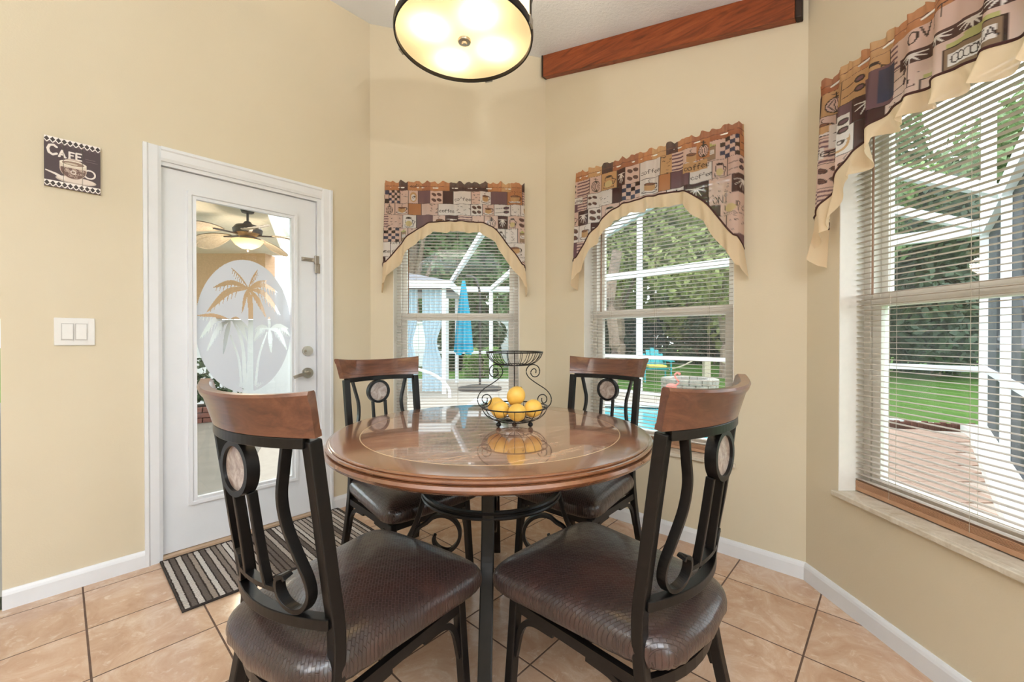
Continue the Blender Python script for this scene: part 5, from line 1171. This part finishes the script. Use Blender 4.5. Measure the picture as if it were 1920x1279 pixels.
# flamingo ornament
lx, ly = cr(2.96, 7.75); fl = empty('flamingo_ornament', (lx, ly, -0.04), R(-20), 'pink flamingo garden ornament beside the fire pit', 'ornament'); pink = plain('flamingo_pink', rgb(232, 128, 116), 0.6)
mb = MB(); mb.sphere((0, 0, 0.24), 0.075, 16, 10, sc=(1.3, 0.75, 0.8)); mb.build('body', pink, fl, smooth=True)
mb = MB(); mb.tube(smooth_path([(0.07, 0, 0.26), (0.13, 0, 0.33), (0.08, 0, 0.40), (0.06, 0, 0.46), (0.10, 0, 0.50), (0.15, 0, 0.47)], 4), 0.016, 8); mb.sphere((0.14, 0, 0.485), 0.024, 10, 6); mb.build('neck', pink, fl, smooth=True)
mb = MB(); mb.tube([(0.155, 0, 0.48), (0.185, 0, 0.45)], 0.010, 6, scales=[1, 0.3]); mb.build('beak', plain('flamingo_beak', rgb(60, 50, 48), 0.6), fl)
for sy in (-0.02, 0.03): mb = MB(); mb.tube([(0, sy, 0.0), (0.0, sy, 0.2)], 0.007, 6); mb.build('leg', plain('flamingo_leg', rgb(210, 120, 104), 0.6), fl)
# hammock post with ropes
qx, qy = cr(5.73, 12.3); hp = empty('hammock_post', (qx, qy, GZ), -YAW, 'pale wooden hammock post with two slack ropes on the lawn', 'post'); pw = plain('pale_post_wood', rgb(206, 192, 168), 0.9)
mb = MB(); mb.box((-0.09, -0.09, 0), (0.09, 0.09, 0.64)); mb.build('post', pw, hp, bevel=0.01)
for sx in (-1, 1): mb = MB(); mb.tube(smooth_path([(0, 0, 0.62), (sx*0.3, 0, 0.58), (sx*0.7, 0, 0.38), (sx*1.1, 0, 0.27)], 4), 0.022, 6); mb.build('rope', pw, hp)

# ------------------------------------------------------------------ covered patio outside the door
PC = 2.56
slab('patio_floor', [(-1.75, 2.3), (-1.55, 2.7), (-2.3, 3.6), (-3.9, 7.4), (-9.0, 7.4), (-9.0, 0.8), (-3.3, 0.8)], -0.14, -0.035, M['concrete'], 'grey concrete floor of the covered patio')
slab('patio_ceiling', [(-2.15, 2.35), (-1.72, 2.82), (-2.25, 3.6), (-4.05, 7.4), (-9.0, 7.4), (-9.0, 0.8), (-3.5, 0.8)], PC, PC+0.1, plain('cream_patio_ceiling', rgb(240, 226, 206), 0.8), 'cream ceiling of the covered patio')
mb = MB()
peach = plain('peach_stucco', rgb(214, 172, 138), 0.85, var=0.06, scale=40, bump=0.3)
pa, pb = cr(-9.0, 7.35), cr(-4.25, 7.35)
mb = MB(); mb.beam(pa+(2.0,), pb+(2.0,), 0.3, 1.12); tag(mb.build('patio_header', peach), 'peach stucco header wall at the far side of the patio', kind='structure')
pw_ = [cr(-9.0, 7.5), cr(-3.9, 7.5)]
mb = MB(); mb.beam(pw_[0]+(0.68,), pw_[1]+(0.68,), 0.06, 1.5); tag(mb.build('patio_white_wall', M['white_alu']), 'low white wall below the peach header, seen through the etched palms', kind='structure')
pk = cr(-5.25, 7.2)
mb = MB(); mb.box((-0.15, -0.15, 0), (0.15, 0.15, 1.5)); tag(mb.build('patio_column', M['white_alu'], loc=(pk[0], pk[1], -0.04)), 'white column below the peach header', kind='structure')
# ceiling fan
fnx, fny = cr(-3.02, 4.78); fn = empty('ceiling_fan', (fnx, fny, PC), 0.0, 'dark ceiling fan with palm leaf blades and a lit bowl, seen through the door', 'fan')
fbr = plain('oil_bronze', rgb(62, 52, 48), 0.45, 0.4); leafb = plain('woven_palm_blade', rgb(178, 158, 136), 0.85, var=0.15, scale=60)
mb = MB(); mb.lathe([(0.001, -0.03), (0.06, -0.028), (0.07, 0.0), (0.001, 0.0)], 24); mb.tube([(0, 0, -0.02), (0, 0, -0.17)], 0.013, 8); mb.build('down_rod', fbr, fn)
mb = MB(); mb.lathe([(0.001, -0.13), (0.03, -0.13), (0.05, -0.16), (0.12, -0.18), (0.15, -0.22), (0.14, -0.27), (0.08, -0.30), (0.07, -0.35), (0.001, -0.35)], 36); mb.build('motor', fbr, fn, smooth=True)
bw = mix_mat('fan_bowl_glass', rgb(255, 228, 178), 0.3, 0.6, 0.0); bw.node_tree.nodes['Principled BSDF'].inputs['Emission Color'].default_value = (1, 0.78, 0.45, 1); bw.node_tree.nodes['Principled BSDF'].inputs['Emission Strength'].default_value = 1.1
mb = MB(); mb.lathe([(0.001, -0.445), (0.06, -0.435), (0.12, -0.40), (0.155, -0.355), (0.16, -0.345), (0.001, -0.345)], 36); mb.build('light_bowl', bw, fn, smooth=True)
Lf = bpy.data.lights.new('fan_bulb', 'POINT'); Lf.energy = 30; Lf.color = (1, 0.86, 0.66); Lf.shadow_soft_size = 0.1; lo = bpy.data.objects.new('fan_bulb', Lf); link(lo, fn); lo.location = (0, 0, -0.56)
mb = MB(); mb.lathe([(0.001, -0.475), (0.01, -0.47), (0.022, -0.445), (0.001, -0.44)], 14); mb.build('bowl_finial', fbr, fn, smooth=True)
for k in range(5):
    a = R(72*k+18); ca, sa = math.cos(a), math.sin(a)
    def bl(u_, v_, z0):
        r_ = 0.24+0.52*u_; hw = 0.012+0.115*math.sin(min(1, u_*1.05)*PI*0.62)**0.8*(1 if u_ < 0.8 else max(0.05, math.sqrt(max(0, 1-((u_-0.8)/0.2)**2))))
        y = (v_-0.5)*2*hw; return (r_*ca-y*sa, r_*sa+y*ca, -0.27+z0-0.09*u_*u_+0.34*y+0.004*math.cos(v_*40))
    mb = MB(); mb.grid(lambda u_, v_: bl(u_, v_, 0.004), 16, 14); mb.grid(lambda u_, v_: bl(u_, 1-v_, -0.004), 16, 14); mb.build('blade', leafb, fn, smooth=True)
    mb = MB(); mb.beam((0.10*ca, 0.10*sa, -0.285), (0.34*ca, 0.34*sa, -0.278), 0.03, 0.012); mb.build('blade_arm', fbr, fn)
# planter and shrub seen low through the door
plx, ply = cr(-4.35, 5.75); pt = empty('brick_planter', (plx, ply, -0.035), R(30), 'low brick planter with a leafy plant, seen low through the door glass', 'planter'); first = None
for rw in range(3):
    for k in range(7):
        if first is None: mb = MB(); mb.box((-0.1, -0.05, 0), (0.1, 0.05, 0.062)); first = o = mb.build('brick', M['brick'], pt, bevel=0.004)
        else: o = first.copy(); link(o, pt)
        o.location = (-0.65+0.21*k+(0.1 if rw % 2 else 0), -0.2, 0.07*rw)
mb = MB(); mb.box((-0.7, -0.15, 0), (0.75, 0.35, 0.18)); mb.build('soil', plain('planter_soil', rgb(70, 56, 46), 1.0), pt)
mb = MB(); foliage(mb, (-0.1, 0.1, 0.5), (0.6, 0.3, 0.4), 1200, 0.05, random.Random(8)); mb.build('plant', LEAF[2], pt)
# curtain glimpsed past the left wall end
cl = on_wall(empty('patterned_curtain', label='sliver of white curtain with grey leaf pattern at the left edge', cat='curtain'), 'A')
def leafy(t):
    v = t.coord('Object'); nz = t.noise(v, 9, 5, 0.6, 1.5); return t.ramp(nz, [(0.44, rgb(236, 238, 244)), (0.5, rgb(150, 154, 166)), (0.56, rgb(238, 240, 246))])
mb = MB(); mb.grid(lambda a, b: (-1.60+1.585*a, 0.09+0.025*math.sin(a*75), 0.02+2.06*b), 130, 6); mb.build('cloth', mix_mat('grey_leaf_curtain', leafy, 0.7, 0.35, 0.0, 0.8), cl, smooth=True, angle=180)
mb = MB(); mb.tube([(-1.61, 0.09, 2.09), (-0.012, 0.09, 2.09)], 0.012, 8); mb.build('curtain_pole', M['white_alu'], cl)
